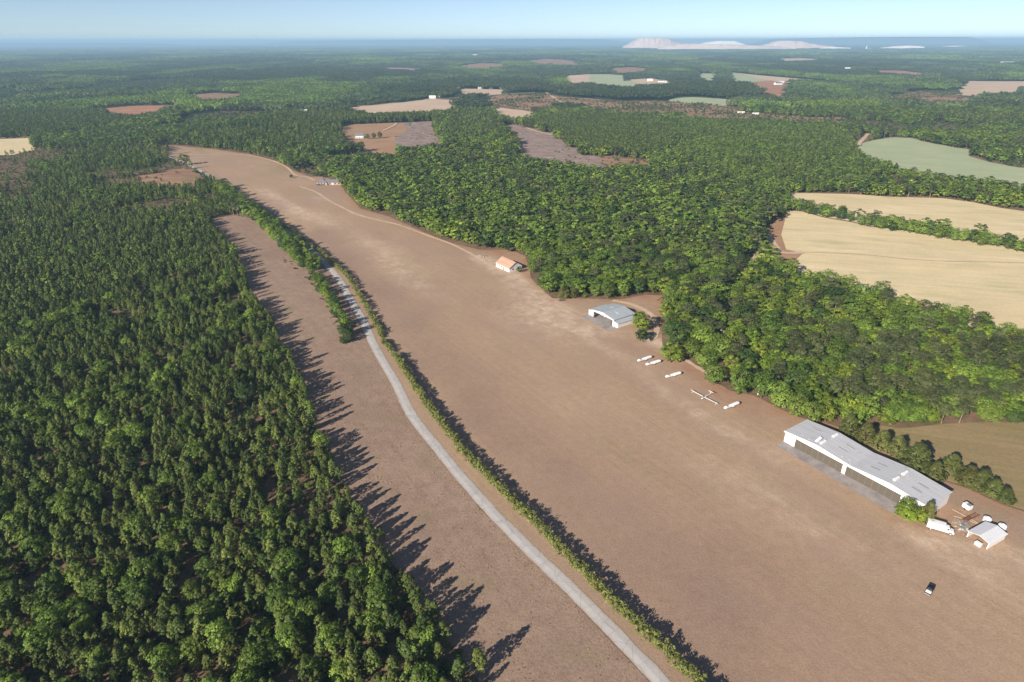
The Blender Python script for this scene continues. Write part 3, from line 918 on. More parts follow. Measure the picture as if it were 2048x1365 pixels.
def choose(x, y, table, cl=30.0, seed=1):
    """table: [(kind, weight)]; near trees tend to be alike"""
    n = len(x)
    w = np.array([t[1] for t in table], float); w /= w.sum()
    score = np.stack([np.log(wi) + 2.2 * fbm(x, y, cl, seed * 10 + i, 2) + rng.gumbel(size=n) * 0.55 for i, wi in enumerate(w)])
    return np.array([KID[t[0]] for t in table])[score.argmax(0)]


def commit(x, y, h, kind, zone):
    for k, v in zip(("x", "y", "h", "kind", "zone"), (x, y, h, kind, np.full(len(x), zone))):
        cand[k].append(np.asarray(v))


def stand(P, sp, table, hmap, zone, keep=None, taken=(), cl=30.0, seed=1, jit=0.42):
    x, y = grid(sp, 0, 0, box=(P.min(0), P.max(0)), jit=jit)
    m = in_poly(P, x, y) & ~open_ground(x, y)
    for Q in taken:
        m &= ~in_poly(Q, x, y)
    x, y = x[m], y[m]
    if keep is not None:
        m = rng.random(len(x)) < keep(x, y)
        x, y = x[m], y[m]
    kd = choose(x, y, table, cl, seed)
    h = np.zeros(len(x))
    for k, (a, b) in hmap.items():
        q = kd == KID[k]
        h[q] = a + (b - a) * np.clip(rng.beta(2.2, 2.2, q.sum()), 0, 1)
    commit(x, y, h, kd, zone)


def plant_keep(x, y):
    far = np.clip((y - 470) / 260, 0, 1)
    n = fbm(x, y, 55, 40, 3)
    near_gap = np.where(fbm(x, y, 22, 44, 2) > 0.70, 0.35, 1.0)
    _e = np.array([G(*p) for p in LEFT_PX[LEFT_PX.index((960, 1365)):]])
    near_gap = near_gap * np.where((dist_line(_e, x, y) < 24) & (y < 235), .6 + .4 * (fbm(x, y, 12, 48, 2) > .5), 1.0)
    return np.where(far > 0, np.clip(1.0 - far * 0.45 - np.clip(n - 0.47, 0, 1) * 6 * far, 0.06, 1), 1.0) * near_gap * 0.93


stand(PLANT, 3.6, [("pine", .70), ("broad", .15), ("dark_broad", .03), ("lime", .03), ("bush", .09)], {"pine": (4.5, 10.2), "broad": (6, 11), "dark_broad": (6, 11), "lime": (4.5, 7), "bush": (2, 3.5)}, 1, plant_keep, cl=36, seed=2, jit=.5)
stand(PINE_STAND, 4.6, [("pine", .96), ("lime", .04)], {"pine": (11, 13.5), "lime": (10, 13)}, 2, seed=3, jit=0.3)
stand(YOUNG, 5.2, [("pine", .30), ("broad", .46), ("lime", .14), ("dark_broad", .10)], {"pine": (9, 13), "broad": (7, 12), "lime": (7, 11), "dark_broad": (7, 12)}, 3, cl=45, seed=4, taken=(PINE_STAND,))
stand(PINE_BELT, 5.0, [("pine", .9), ("broad", .1)], {"pine": (11, 15), "broad": (10, 13)}, 4, seed=5)
stand(LEFT_PINES, 5.5, [("pine", .9), ("broad", .1)], {"pine": (10, 13), "broad": (8, 12)}, 5, seed=6)
stand(RIGHT_PINES, 6.0, [("tall_pine", .33), ("broad", .38), ("lime", .19), ("dark_broad", .10)], {"tall_pine": (9.5, 13), "broad": (6, 12), "lime": (6, 13), "dark_broad": (5, 11)}, 6, cl=17, seed=7)
stand(CENTRE, 8.2, [("broad", .40), ("dark_broad", .19), ("tall_pine", .23), ("lime", .18)], {"broad": (10, 16), "dark_broad": (10, 15), "tall_pine": (11.5, 15.5), "lime": (10, 15)}, 7, cl=20, seed=8, taken=(PINE_STAND, YOUNG))
ALL_STANDS = [PLANT, PINE_STAND, YOUNG, PINE_BELT, LEFT_PINES, RIGHT_PINES, CENTRE]
TALL_STAND = world_poly([(864, 218, 16), (985, 224, 16), (1003, 250, 10), (1005, 275), (985, 292), (930, 286), (896, 284), (868, 262)])
stand(TALL_STAND, 6.0, [("tall_pine", .45), ("broad", .55)], {"tall_pine": (15, 20), "broad": (12, 18)}, 10, seed=21)
ALL_STANDS.append(TALL_STAND)
stand(PLANT, 3.4, [("bush", .8), ("brush", .06), ("broad", .14)], {"bush": (.7, 2.2), "brush": (.7, 1.6), "broad": (1.5, 3.2)}, 11, lambda x, y: np.where(y < 480, .62, .3), seed=31)
_far_plant = lambda x, y: np.clip((y - 470) / 150, 0, 1) * (fbm(x, y, 55, 40, 3) < .56) * .8
stand(PLANT, 4.6, [("bush", .5), ("broad", .35), ("pine", .15)], {"bush": (1.5, 3.5), "broad": (3, 5.5), "pine": (3, 6)}, 1, _far_plant, seed=22)
_fr = smooth_line([G(*p) for p in [(1648, 832), (1700, 838), (1760, 849), (1828, 853), (1887, 846), (1960, 843), (2048, 843), (2200, 850)]], 8)
_fl = np.r_[0, np.cumsum(np.linalg.norm(np.diff(_fr, axis=0), axis=1))]
_s = np.arange(0, _fl[-1], 4.2) + rng.uniform(-1.3, 1.3, int(math.ceil(_fl[-1] / 4.2)))
_x, _y = np.interp(_s, _fl, _fr[:, 0]) + rng.normal(size=len(_s)) * 1.2, np.interp(_s, _fl, _fr[:, 1]) + 2.0 + rng.normal(size=len(_s)) * 1.6
_q = rng.random(len(_s)) < .8
commit(_x[_q], _y[_q], rng.uniform(4.5, 9.5, _q.sum()), choose(_x[_q], _y[_q], [("lime", .42), ("broad", .38), ("dark_broad", .2)], 12, 23), 6)
# the rest of the woods out to 1.5 km
x, y = grid(7.9, 100, 1500)
m = ~open_ground(x, y)
for Q in ALL_STANDS:
    m &= ~in_poly(Q, x, y)
m &= ~((x < 0.0) & (y < 330))
x, y = x[m], y[m]
kd = choose(x, y, [("broad", .42), ("dark_broad", .18), ("tall_pine", .24), ("lime", .16)], 45, 9)
st_ = fbm(x, y * .7, 230, 66, 2)
kd = np.where((st_ > .60) & (y > 520) & (rng.random(len(x)) < .8), KID["pine"], np.where(((st_ < .40) | ((x > 60) & (y < 420))) & (rng.random(len(x)) < .4), KID["lime"], kd))
cut = (fbm(x, y * .55, 110, 140, 3) > .635) & (y > 620)
kd = np.where(cut, np.where(rng.random(len(x)) < .55, KID["bush"], KID["pine"]), kd)
sh = (0.75 + 0.5 * fbm(x, y, 160, 60, 2)) * np.where(cut, .3, 1.0)
hh = np.where(kd == KID["tall_pine"], rng.uniform(11, 15, len(x)), rng.uniform(9, 14.5, len(x))) * sh
commit(x, y, hh, kd, 8)
# saplings over the cutover clearings
for nm, sp, h, pk in (("red_clearing", 7, (1.5, 4.0), .75), ("bare_left", 12, (2, 4), .3), ("patch_d", 8, (1.5, 4.5), .8), ("patch_f", 10, (1.5, 4), .4), ("slash_right", 16, (1, 2.4), .3), ("slash_left", 16, (1, 2.4), .3)):
    P = FP[nm]
    x, y = grid(sp, 0, 0, box=(P.min(0), P.max(0)), jit=.5)
    m = in_poly(P, x, y) & (rng.random(len(x)) < pk * np.clip(.3 + 2.6 * (fbm(x, y, 60, 77, 2) - .35), 0, 1.3))
    x, y = x[m], y[m]
    kd = choose(x, y, [("bush", .6), ("broad", .2), ("brush", .2)], 40, 12)
    commit(x, y, rng.uniform(*h, len(x)), kd, 9)
C = {k: np.concatenate(v) for k, v in cand.items()}
px, py = project(C["x"], C["y"], C["h"] * 0.7)
m = (px > -220) & (px < 2268) & (py < 1650) & (C["h"] > 0.5)
for k in C:
    C[k] = C[k][m]
px, py = px[m], py[m]
C["w"] = rng.uniform(.9, 1.2, len(px)) * np.where(C["zone"] == 1, 0.98, np.where(np.isin(C["zone"], [7, 8]), 1.2, np.where(C["zone"] == 10, .72, 1.08)))
C["w"] = C["w"] * np.where((C["kind"] == KID["tall_pine"]) & (C["zone"] != 10), 1.42, np.where((C["zone"] == 6) & (C["kind"] != KID["bush"]), 1.2, 1.0))
C["d"] = np.hypot(np.hypot(C["x"], C["y"]), CAM_H)
C["in"] = (px > -12) & (px < 2060) & (py < 1385)

# ------------------------------------------------------------------ single trees: the ones that stand out first
used_xy = []


def lone(base, H, kind, wide, label, cat="tree", name=None, group=None, j=None):
    p = G(*base)
    used_xy.append((*p, H * 0.32 * wide))
    return make_tree(kind, p[0], p[1], H, rng.uniform(0, 6.28), int(rng.integers(9)) if j is None else j, name or {"cedar": "cedar_tree", "bush": "bush", "tall_pine": "tall_pine_tree", "pine": "pine_tree"}.get(kind, "broadleaf_tree"), label, cat, group, wide)


lone((1279, 662), 11.5, "lime", 1.6, "bright green tree at the right rear corner of the small hangar")
lone((1284, 681), 6.8, "bush", 1.0, "dark brownish round bush beside the bright tree behind the small hangar", "bush")
lone((583, 356), 4.2, "bush", .95, "single dark round bush out on the airstrip before the grey roofed house", "bush")
lone((1338, 722), 11, "lime", 1.5, "yellow green tree at the woods edge above the pair of glider trailers")
lone((1354, 695), 15, "dark_broad", 1.05, "dark leafy tree behind the yellow green one by the drive")
lone((1330, 640), 11, "lime", 1.2, "bright tree beside the drive behind the small hangar")
lone((1402, 700), 15, "broad", 1.3, "wide green tree at the woods edge above the lone trailer")
lone((1440, 722), 14, "broad", 1.15, "rounded tree between the wide tree and the lamp pole")
lone((1426, 770), 12, "broad", 1.2, "low dense round green tree nearest the third trailer")
lone((1476, 790), 15.5, "broad", .95, "tall two toned green tree directly behind the glider")
lone((1522, 796), 14.5, "broad", 1.15, "big green tree behind the trailer by the glider")
lone((1558, 815), 13, "broad", 1.1, "green tree second from the long hangar along the woods edge")
lone((1592, 832), 11.5, "broad", 1.2, "leafy tree spreading low just before the long hangar")
lone((1624, 846), 11, "broad", 1.1, "fresh green tree closest to the back corner of the long hangar")
for p, h, w, lb in (((1694, 868), 7.2, 1.0, "yellowish cedar behind the left end of the long hangar roof"), ((1728, 884), 6.8, 1.1, "cedar second along the row behind the long hangar"), ((1760, 898), 6.5, 1.05, "cedar behind the middle of the long hangar"),
                    ((1790, 912), 7.0, .95, "rust tinged slim cedar in the row behind the long hangar"), ((1826, 940), 9.0, 1.2, "largest round cedar of the row behind the long hangar"), ((1866, 960), 6.2, 1.0, "cedar behind the right end of the long hangar"),
                    ((1898, 948), 6.6, 1.1, "cedar across the gap from the long hangar on the meadow side"), ((1932, 970), 6.2, 1.15, "bushy cedar in the row beyond the hangar end"), ((1958, 978), 6.4, 1.15, "brown tinged cedar near the sandy track"),
                    ((1984, 992), 5.4, 1.2, "low cedar close to the sandy track"), ((2008, 1003), 4.4, 1.3, "low grey green cedar at the end of the row")):
    lone(p, h * 1.3, "cedar", w * 1.3, lb)
lone((1806, 1040), 8.6, "lime", 1.5, "yellow green tree covering the front right corner of the long hangar")
lone((1850, 1044), 8.2, "cedar", 1.05, "narrow dark green tree against the end wall of the long hangar")
lone((1830, 1046), 6.0, "lime", 1.7, "low spreading bush at the foot of the tree by the long hangar", "bush", "bush")
lone((1038, 545), 4.5, "dark_broad", 1.3, "dark bush hiding the near gable of the orange roofed house", "bush", "bush")
lone((1016, 505), 9.5, "dark_broad", .9, "dark tree close behind the orange roofed house")
for p, h, kd_, w, lb in (((1127, 596), 8.5, "cedar", 1.5, "dark olive round tree at the red soil edge left of the small hangar"), ((1147, 594), 7.5, "cedar", 1.5, "second olive tree along the red soil edge left of the small hangar"),
                         ((1170, 596), 4.2, "lime", 1.0, "small pale green bush like tree behind the small hangar's left side"), ((1192, 594), 9.5, "broad", 1.0, "green tree rising behind the left end of the small hangar"),
                         ((1216, 597), 12.5, "broad", 1.1, "big dense tree directly behind the small hangar roof"), ((1246, 594), 12.5, "broad", 1.05, "big dense tree behind the start of the curved drive"),
                         ((1276, 588), 12, "dark_broad", 1.1, "dark tree shading the edge of the bare yard behind the small hangar"), ((1306, 586), 13, "broad", 1.1, "green tree at the back of the bare yard"),
                         ((1086, 574), 9.5, "dark_broad", 1.0, "dark tree at the corner of the woods below the orange roofed house"), ((1066, 546), 11, "broad", 1.1, "round green tree right of the orange roofed house"),
                         ((1340, 665), 12.5, "broad", 1.0, "green tree on the outer bend of the curved drive"), ((1356, 726), 8, "lime", 1.2, "lower yellow green tree beside the short pale track"),
                         ((1380, 716), 11.5, "broad", 1.15, "bright green tree just above the short pale track"), ((1404, 734), 9.5, "broad", 1.2, "low full green tree at the lower end of the short pale track"),
                         ((1366, 690), 12, "broad", 1.0, "green tree filling the woods edge behind the yellow green ones"), ((1338, 612), 12, "broad", .95, "green tree by the white tank at the yard's end")):
    lone(p, h, kd_, w, lb, name="broadleaf_tree")
lone((820, 252), 8, "broad", .7, "small tree by the track up to the white house clearing")
for q, (a, b) in enumerate(((735, 279), (748, 278), (760, 277))):
    lone((a, b), 9 + q, "dark_broad", 1.2, ["dark tree touching the white house in the clearing", "dark tree in the middle of the clump by the white house", "dark tree ending the clump beside the white house"][q])
lone((1560, 436), 11, "dark_broad", .95, "dark round tree alone at the corner of the straw field")
# hedgerow between the narrow field and the road
for q in range(0, len(HROW)):
    for s in ((0, 1, 2) if q < 52 else (0, 1) if q % 2 else ()):
        p = HROW[q] + rng.normal(size=2) * 1.1 + np.array([-2.0 * s, -1.0 * s]) * (1 if q >= 52 else -1.6) + (np.array([-1.0, 0]) if q >= 52 else 0)
        kd_ = ["broad", "broad", "dark_broad", "broad", "lime"][int(rng.integers(5))]
        near = q > 60
        H_ = rng.uniform(8.0, 11.5) if q < 52 else rng.uniform(5.8, 8.2)
        if s and rng.random() < .35:
            kd_, H_ = "bush", rng.uniform(2.5, 4)
        used_xy.append((*p, 2.0))
        make_tree(kd_, p[0], p[1], H_, rng.uniform(0, 6.28), int(rng.integers(9)), "bush" if kd_ == "bush" else "broadleaf_tree",
                  "bush at the foot of the hedgerow along the paved road" if kd_ == "bush" else "fresh lime green tree in the hedgerow along the paved road" if kd_ == "lime" else "dark leafy tree in the hedgerow along the paved road" if kd_ == "dark_broad" else "green tree in the hedgerow between the narrow field and the paved road",
                  "bush" if kd_ == "bush" else "tree", "hedgerow bushes along the road" if kd_ == "bush" else "hedgerow trees along the road", 1.1)
for q in range(34):
    a_, b_ = [((560, 514), (608, 547)), ((608, 547), (640, 582)), ((640, 582), (655, 620)), ((655, 620), (686, 676))][q % 4]
    t_ = rng.random()
    p = G(a_[0] + (b_[0] - a_[0]) * t_, a_[1] + (b_[1] - a_[1]) * t_) + rng.normal(size=2) * 1.0
    dry = rng.random() < .6
    make_tree("brush" if dry else "bush", p[0], p[1], rng.uniform(.6, 1.4), rng.uniform(0, 6), q, "bush", "low dry tan brush between the narrow field and the hedgerow" if dry else "low green bush between the narrow field and the hedgerow", "bush", "brush along the hedgerow", 1.3)
# two tree belts between the straw fields
for a, b, n in (((1566, 416), (1700, 444), 22), ((1716, 450), (2300, 545), 60)):
    A, Bq = G(*a), G(*b)
    for i in range(n):
        t = (i + .5) / n
        p = A + (Bq - A) * t + rng.normal(size=2) * 2.0
        if b[0] > 2000:
            qx, qy = project(p[0], p[1], 0)
            if qx > 2070:
                continue
        used_xy.append((*p, 2.0))
        first = b[0] < 1800
        kd_ = "dark_broad" if rng.random() < .25 else "broad"
        make_tree(kd_, p[0], p[1], rng.uniform(9.5, 13), rng.uniform(0, 6.28), int(rng.integers(9)), "broadleaf_tree",
                  ("green tree in the short belt at the corner of the straw fields" if first else "green tree in the long belt dividing the two straw fields") if kd_ == "broad" else ("dark tree in the short belt at the corner of the straw fields" if first else "dark tree in the long belt dividing the two straw fields"),
                  "tree", "belt trees between the straw fields", .95)
# stragglers on the edge of the narrow field and one small shrub in the hedge gap
lone((769, 690), 2.6, "bush", 1.1, "small round green shrub standing in the gap of the roadside hedge", "bush")
for p, h, lb in (((762, 1085), 6.5, "slim pine standing a step out into the narrow field"), ((742, 1065), 4.5, "small pine at the corner of the plantation edge"), ((888, 1290), 8.5, "pine at the very edge of the narrow field, long shadow beside it"), ((957, 1350), 9.5, "foremost pine of the plantation corner by the narrow field"),
                 ((920, 1368), 9.0, "pine just behind the foremost one at the plantation corner"), ((840, 1205), 6.0, "short bushy pine leaning over the narrow field")):
    lone(p, h, "pine", 1.15, lb)
lone((795, 1180), 5, "broad", 1.0, "small round green tree at the plantation edge beside a short pine")
for p, h in (((700, 1150), 3.2), ((835, 1265), 3.4), ((815, 1245), 3.0), ((560, 985), 2.4)):
    lone(p, h, "brush", 1.3, "dead tan brush among the pines near the narrow field", "bush", "bush", "dry brush in the plantation")

keep = np.ones(len(C["x"]), bool)
for ux, uy, ur in used_xy:
    keep &= np.hypot(C["x"] - ux, C["y"] - uy) > ur + 0.6
for k in C:
    C[k] = C[k][keep]

KIDS = C["kind"]
single = np.zeros(len(C["x"]), bool)
for sel, lim in (((KIDS == KID["pine"]) & (C["zone"] == 1), 292), ((KIDS == KID["tall_pine"]), 170), (np.isin(KIDS, [KID["broad"], KID["dark_broad"], KID["lime"]]) , 140), (np.isin(KIDS, [KID["bush"], KID["brush"]]) & (C["zone"] == 1), 24)):
    idx = np.nonzero(sel & C["in"])[0]
    idx = idx[np.argsort(C["d"][idx] / np.maximum(C["h"][idx], 3) ** 0.4)][:lim]
    single[idx] = True
NAMES = {"pine": "pine_tree", "tall_pine": "tall_pine_tree", "broad": "broadleaf_tree", "dark_broad": "broadleaf_tree", "lime": "broadleaf_tree", "bush": "bush", "brush": "bush", "cedar": "cedar_tree"}
PLACE = {1: "in the pine plantation left of the road", 6: "in the woods behind the hangars", 7: "in the woods beside the airstrip", 8: "in the woods below the straw field"}
LOOK = {"pine": "young olive green pine", "tall_pine": "tall grey green pine with a bare trunk", "broad": "round green broadleaf tree", "dark_broad": "dark green broadleaf tree", "lime": "fresh yellow green broadleaf tree", "bush": "low dark bush", "brush": "dry tan bush", "cedar": "cedar"}
_edgeL = np.array([G(*p) for p in LEFT_PX[LEFT_PX.index((960, 1365)):]])
for i in np.nonzero(single)[0]:
    k = KLIST[KIDS[i]]
    place = PLACE.get(int(C["zone"][i]), "in the woods")
    if C["zone"][i] == 1 and dist_line(_edgeL, C["x"][i:i + 1], C["y"][i:i + 1])[0] < 5:
        place = "on the plantation edge facing the narrow field"
    make_tree(k, C["x"][i], C["y"][i], C["h"][i], rng.uniform(0, 6.28), int(rng.integers(9)), NAMES[k], LOOK[k] + " " + place, "bush" if k in ("bush", "brush") else "tree",
              {"pine": "plantation pines", "tall_pine": "tall pines in the woods"}.get(k, ("plantation " if C["zone"][i] == 1 else "woodland ") + ("bushes" if k in ("bush", "brush") else "broadleaf trees")), float(C["w"][i]))


# ------------------------------------------------------------------ the rest of the woods, as masses
def instancer(name, xyz, idx, scale, rot, coll, label):
    me = bpy.data.meshes.new(name)
    n = len(xyz)
    me.vertices.add(n)
    me.vertices.foreach_set("co", np.asarray(xyz, np.float32).ravel())
    a = me.attributes.new("pick", "INT", "POINT"); a.data.foreach_set("value", np.asarray(idx, np.int32))
    a = me.attributes.new("size", "FLOAT_VECTOR", "POINT"); a.data.foreach_set("vector", np.asarray(scale, np.float32).ravel())
    a = me.attributes.new("turn", "FLOAT_VECTOR", "POINT"); a.data.foreach_set("vector", np.asarray(rot, np.float32).ravel())
    ng = bpy.data.node_groups.new(name, "GeometryNodeTree")
    ng.interface.new_socket("Geometry", in_out="INPUT", socket_type="NodeSocketGeometry")
    ng.interface.new_socket("Geometry", in_out="OUTPUT", socket_type="NodeSocketGeometry")
    gi, go = ng.nodes.new("NodeGroupInput"), ng.nodes.new("NodeGroupOutput")
    ip = ng.nodes.new("GeometryNodeInstanceOnPoints")
    ci = ng.nodes.new("GeometryNodeCollectionInfo")
    ci.inputs["Collection"].default_value = coll
    ci.inputs["Separate Children"].default_value = True
    ci.inputs["Reset Children"].default_value = True
    ip.inputs["Pick Instance"].default_value = True
    ng.links.new(gi.outputs[0], ip.inputs["Points"])
    ng.links.new(ci.outputs[0], ip.inputs["Instance"])
    for nm, typ, sock in (("pick", "INT", "Instance Index"), ("size", "FLOAT_VECTOR", "Scale"), ("turn", "FLOAT_VECTOR", "Rotation")):
        na = ng.nodes.new("GeometryNodeInputNamedAttribute")
        na.data_type = typ
        na.inputs["Name"].default_value = nm
        ng.links.new(na.outputs[0], ip.inputs[sock])
    ng.links.new(ip.outputs[0], go.inputs[0])
    o = put(name, me)
    md = o.modifiers.new("trees", "NODES"); md.node_group = ng
    return tag(o, label, "woodland", None, "stuff")


def mass(name, sel, label):
    idx = np.nonzero(sel)[0]
    pick = np.zeros(len(idx), int)
    for q, i in enumerate(idx):
        k = KLIST[KIDS[i]]
        opts = proto_i[k, "near" if C["d"][i] < 480 else "far"]
        pick[q] = opts[int(rng.integers(len(opts)))]
    hs = C["h"][idx] / np.array([HEIGHT[KLIST[j]] for j in KIDS[idx]])
    w = C["w"][idx]
    xyz = np.stack([C["x"][idx], C["y"][idx], np.zeros(len(idx))], 1)
    instancer(name, xyz, pick, np.stack([hs * w, hs * w, hs], 1), np.stack([0 * hs, 0 * hs, rng.uniform(0, 6.28, len(idx))], 1), protos, label)


pines = np.isin(KIDS, [KID["pine"], KID["tall_pine"]])
mass("pine_woodland", ~single & pines, "mass of pines filling the plantation and the pine stands beyond the nearer trees")
mass("broadleaf_woodland", ~single & ~pines, "mass of green broadleaf trees and bushes filling the woods beyond the nearer trees")

tufts = bpy.data.collections.new("tussock kinds")
for j in range(4):
    arr = c_bush(_tr, H=.5, R_=.62, n=6, k=9, fs=.26)
    tufts.objects.link(bpy.data.objects.new(f"tussock_{j}", leaf_mesh("tussock", arr, M["tussock"])))
x, y = grid(0.9, 0, 0, box=(LEFT.min(0), LEFT.max(0)), jit=.6)
dr = dist_line(ROAD, x, y)
m = in_poly(LEFT, x, y) & (dr > 2.7) & (y < 330)
p_ = .10 + .55 * np.clip((fbm(x, y, 16, 120, 3) - .45) * 4, 0, 1) + np.where(dr < 5.0, .45, 0)
m &= rng.random(len(x)) < p_ * .6
x, y = x[m], y[m]
s_ = rng.uniform(.25, .6, len(x))
instancer("grass", np.stack([x, y, np.full(len(x), .02)], 1), rng.integers(0, 4, len(x)), np.stack([s_, s_, s_ * .35], 1), np.stack([0 * s_, 0 * s_, rng.uniform(0, 6.28, len(x))], 1), tufts,
          "tufts of dead grass over the narrow rough field and along the road edge")["category"] = "grass"

# distant woods: blocks of woodland out to the horizon
blocks = bpy.data.collections.new("woodland blocks")


def block(size, sp, fs, k, hr, leaf, nclump):
    pts = grid(sp, 0, 0, box=((-size / 2, 1000), (size / 2, 1000 + size)), jit=.45)
    arrs = []
    cl = []
    for x, y in zip(*pts):
        y -= 1000 + size / 2
        h = _tr.uniform(*hr)
        r_ = sp * _tr.uniform(.45, .68)
        tn = tone(_tr)
        for _ in range(nclump):
            cl.append(((x + _tr.normal() * r_ * .35, y + _tr.normal() * r_ * .35, h * _tr.uniform(.5, .78)), (r_, r_, h * .3), k, fs, tn * _tr.uniform(.85, 1.15)))
    o = bpy.data.objects.new(f"block_{len(blocks.objects):03d}", leaf_mesh("block", cloud(cl, _tr), M[leaf]))
    blocks.objects.link(o)


for leaf, hr in (("far_leaf", (11, 17)), ("far_leaf", (9, 16)), ("far_pine", (13, 16)), ("far_pine", (5, 7)), ("broad", (10, 16))):
    block(50, 6.5, 2.2, 12, hr, leaf, 2)
for leaf, hr in (("far_leaf", (11, 18)), ("far_leaf", (10, 16)), ("far_pine", (13, 18)), ("far_pine", (6, 9)), ("broad", (12, 20))):
    block(200, 13, 7.0, 9, hr, leaf, 1)


def blocks_at(size, y0, y1, off):
    x, y = grid(size * .92, y0, y1, jit=.10)
    m = (y > y0)
    for dx in (-.35, 0, .35):
        for dy in (-.35, 0, .35):
            m &= ~open_ground(x + dx * size, y + dy * size, FAR_CLEAR, 0)
    x, y = x[m], y[m]
    a = fbm(x, y * .5, 520, 90, 3)
    b = fbm(x, y * .5, 380, 95, 3)
    pick = np.where(a > .57, 2, np.where(b > .555, 4, np.where(b < .40, 3, rng.integers(0, 2, len(x)))))
    hs = 0.6 + .9 * fbm(x, y, 240, 97, 2)
    return x, y, pick + off, hs


X1, Y1, P1, S1 = blocks_at(50, 1500, 5200, 0)
X2, Y2, P2, S2 = blocks_at(200, 5200, 21000, 5)
X3, Y3, P3, S3 = blocks_at(400, 21000, 36000, 5)
X, Y = np.concatenate([X1, X2, X3]), np.concatenate([Y1, Y2, Y3])
S = np.concatenate([S1, S2, S3 * 1.25])
XY = np.concatenate([np.ones(len(X1) + len(X2)), np.full(len(X3), 2.0)])
n = len(X)
instancer("distant_woodland", np.stack([X, Y, np.full(n, -.3)], 1), np.concatenate([P1, P2, P3]), np.stack([XY, XY, S], 1), np.stack([np.zeros(n), np.zeros(n), rng.uniform(0, 6.28, n)], 1), blocks,
          "unbroken woods of pine and broadleaf reaching to the hazy horizon")

# ------------------------------------------------------------------ the roadside hedge
cl, stems = [], MB()
seglen = np.r_[0, np.cumsum(np.linalg.norm(np.diff(HEDGE, axis=0), axis=1))]
s = 0.0
gap = [seglen[np.argmin(np.hypot(*(HEDGE - G(*p)).T))] for p in ((769, 686), (752, 652))]
while s < seglen[-1]:
    hx, hy = np.interp(s, seglen, HEDGE[:, 0]), np.interp(s, seglen, HEDGE[:, 1])
    thin = min(abs(s - g) for g in gap) < 9
    far = math.hypot(hx, hy) > 290
    H_ = (3.5 + 1.3 * vnoise(s, 0, 7, 3) + rng.uniform(-.25, .35)) * (.6 if thin else .85 if far else 1)
    if not ((thin or far) and rng.random() < .4):
        stems.tube([(hx, hy, -.1), (hx + rng.normal() * .2, hy + rng.normal() * .2, H_ * .7)], [.07, .03], 5)
        for _ in range(8):
            rr = rng.uniform(.5, 1.0)
            cl.append(((hx + rng.normal() * .75, hy + rng.normal() * .75, H_ * rng.uniform(.25, .82)), (rr, rr, rr), 20, .38, tone(rng)))
    s += 0.85
hd = put("hedge", leaf_mesh("hedge", cloud(cl, rng), M["hedge"]))
tag(hd, "long narrow pale green hedge lining the airstrip side of the paved road", "hedge")
stems.put("stem", M["bark"], hd)["kind"] = "stuff"
# ------------------------------------------------------------------ buildings and things on the airfield
def ribbed(name, col, col2, angle, pitch=0.9, rough=0.45, metal=0.0, rust=0.0, spec=0.4):
    t = NT(name)
    p = t.pos()
    st = t.pos((1, 1, 1), -angle)
    w = t.n("ShaderNodeTexWave", wave_type="BANDS", bands_direction="X")
    w.inputs["Scale"].default_value = 0.314 / pitch
    t.l(st, w.inputs["Vector"])
    c = t.mix(t.ramp(t.noise(t.pos((.05, .6, .6), -angle), 1.0, 4), .35, .65), col, col2)
    c = t.mix(1.0, c, t_rgb(t, t.ramp(w.outputs["Fac"], 0.0, 0.4, .94, 1.0)), "MULTIPLY")
    if rust:
        c = t.mix(t.math("MULTIPLY", t.ramp(t.noise(p, .35, 6, .75), .56, .70), rust), c, (.22, .10, .05))
    c = t.mix(1.0, c, t_rgb(t, t.ramp(t.noise(p, 1.2, 4, .7), .3, .7, .93, 1.05)), "MULTIPLY")
    return t.surf(c, rough, metal, spec, t.bump(w.outputs["Fac"], .12, .05))


def frame(a, b):
    o = G(*a); d = G(*b) - o
    return o, math.atan2(d[1], d[0])


def rotz(a, v):
    return np.array([v[0] * math.cos(a) - v[1] * math.sin(a), v[0] * math.sin(a) + v[1] * math.cos(a)])


M.update({
    "white": m_plain("white painted sheet metal", (.80, .79, .77), .5, 0, .4, .14, (.55, .50, .43), .5),
    "clean_white": m_plain("white gel coat", (.80, .80, .80), .3, 0, .5, .05, scale=1),
    "matt_dark": m_plain("matt dark finish", (.10, .09, .08), .9),  # plain dark colour of benches, vent end caps and house doors
    "door_dark": m_plain("dark olive door sheet", (.105, .092, .074), .7, 0, .2, .3, (.14, .12, .09), .8),
    "door_rail": m_plain("weathered door edge trim", (.30, .22, .15), .7),
    "door_seam": m_plain("pale door seam", (.20, .18, .14), .7),
    "glass": m_plain("dark window glass", (.03, .04, .05), .12, 0, .6, 0),
    "rubber": m_plain("black rubber", (.025, .025, .027), .85),
    "rust": m_plain("rusty steel", (.21, .085, .045), .85, .0, .2, .5, (.10, .05, .035), 1.5),
    "grey_steel": m_plain("grey galvanised steel", (.42, .43, .44), .5, .5, .4, .3, scale=1.5),
    "pale_wood": m_plain("weathered pale timber", (.48, .38, .29), .9, 0, .1, .4, scale=1),
    "black_paint": m_plain("black car paint", (.012, .013, .015), .25, 0, .6, 0),
    "skylight": m_plain("grimy roof light sheet", (.33, .33, .325), .35, 0, .4, .3),
    "pale_light": m_plain("pale roof light sheet", (.66, .66, .64), .4),
    "tile": ribbed("orange clay coloured roofing", (.42, .262, .190), (.50, .335, .250), R(-53.2), .5, .8, 0, 0, .1),
    "shingle": m_plain("grey roof shingles", (.175, .185, .200), .9, 0, .15, .4, (.11, .115, .125), .5),
    "brick": m_plain("pale brick wall", (.50, .36, .30), .9, 0, .1, .4, (.40, .25, .2), 1),
    "house_white": m_plain("white house siding", (.78, .77, .74), .7, 0, .2, .1),
    "pole": m_plain("weathered timber pole", (.34, .30, .26), .9),
})

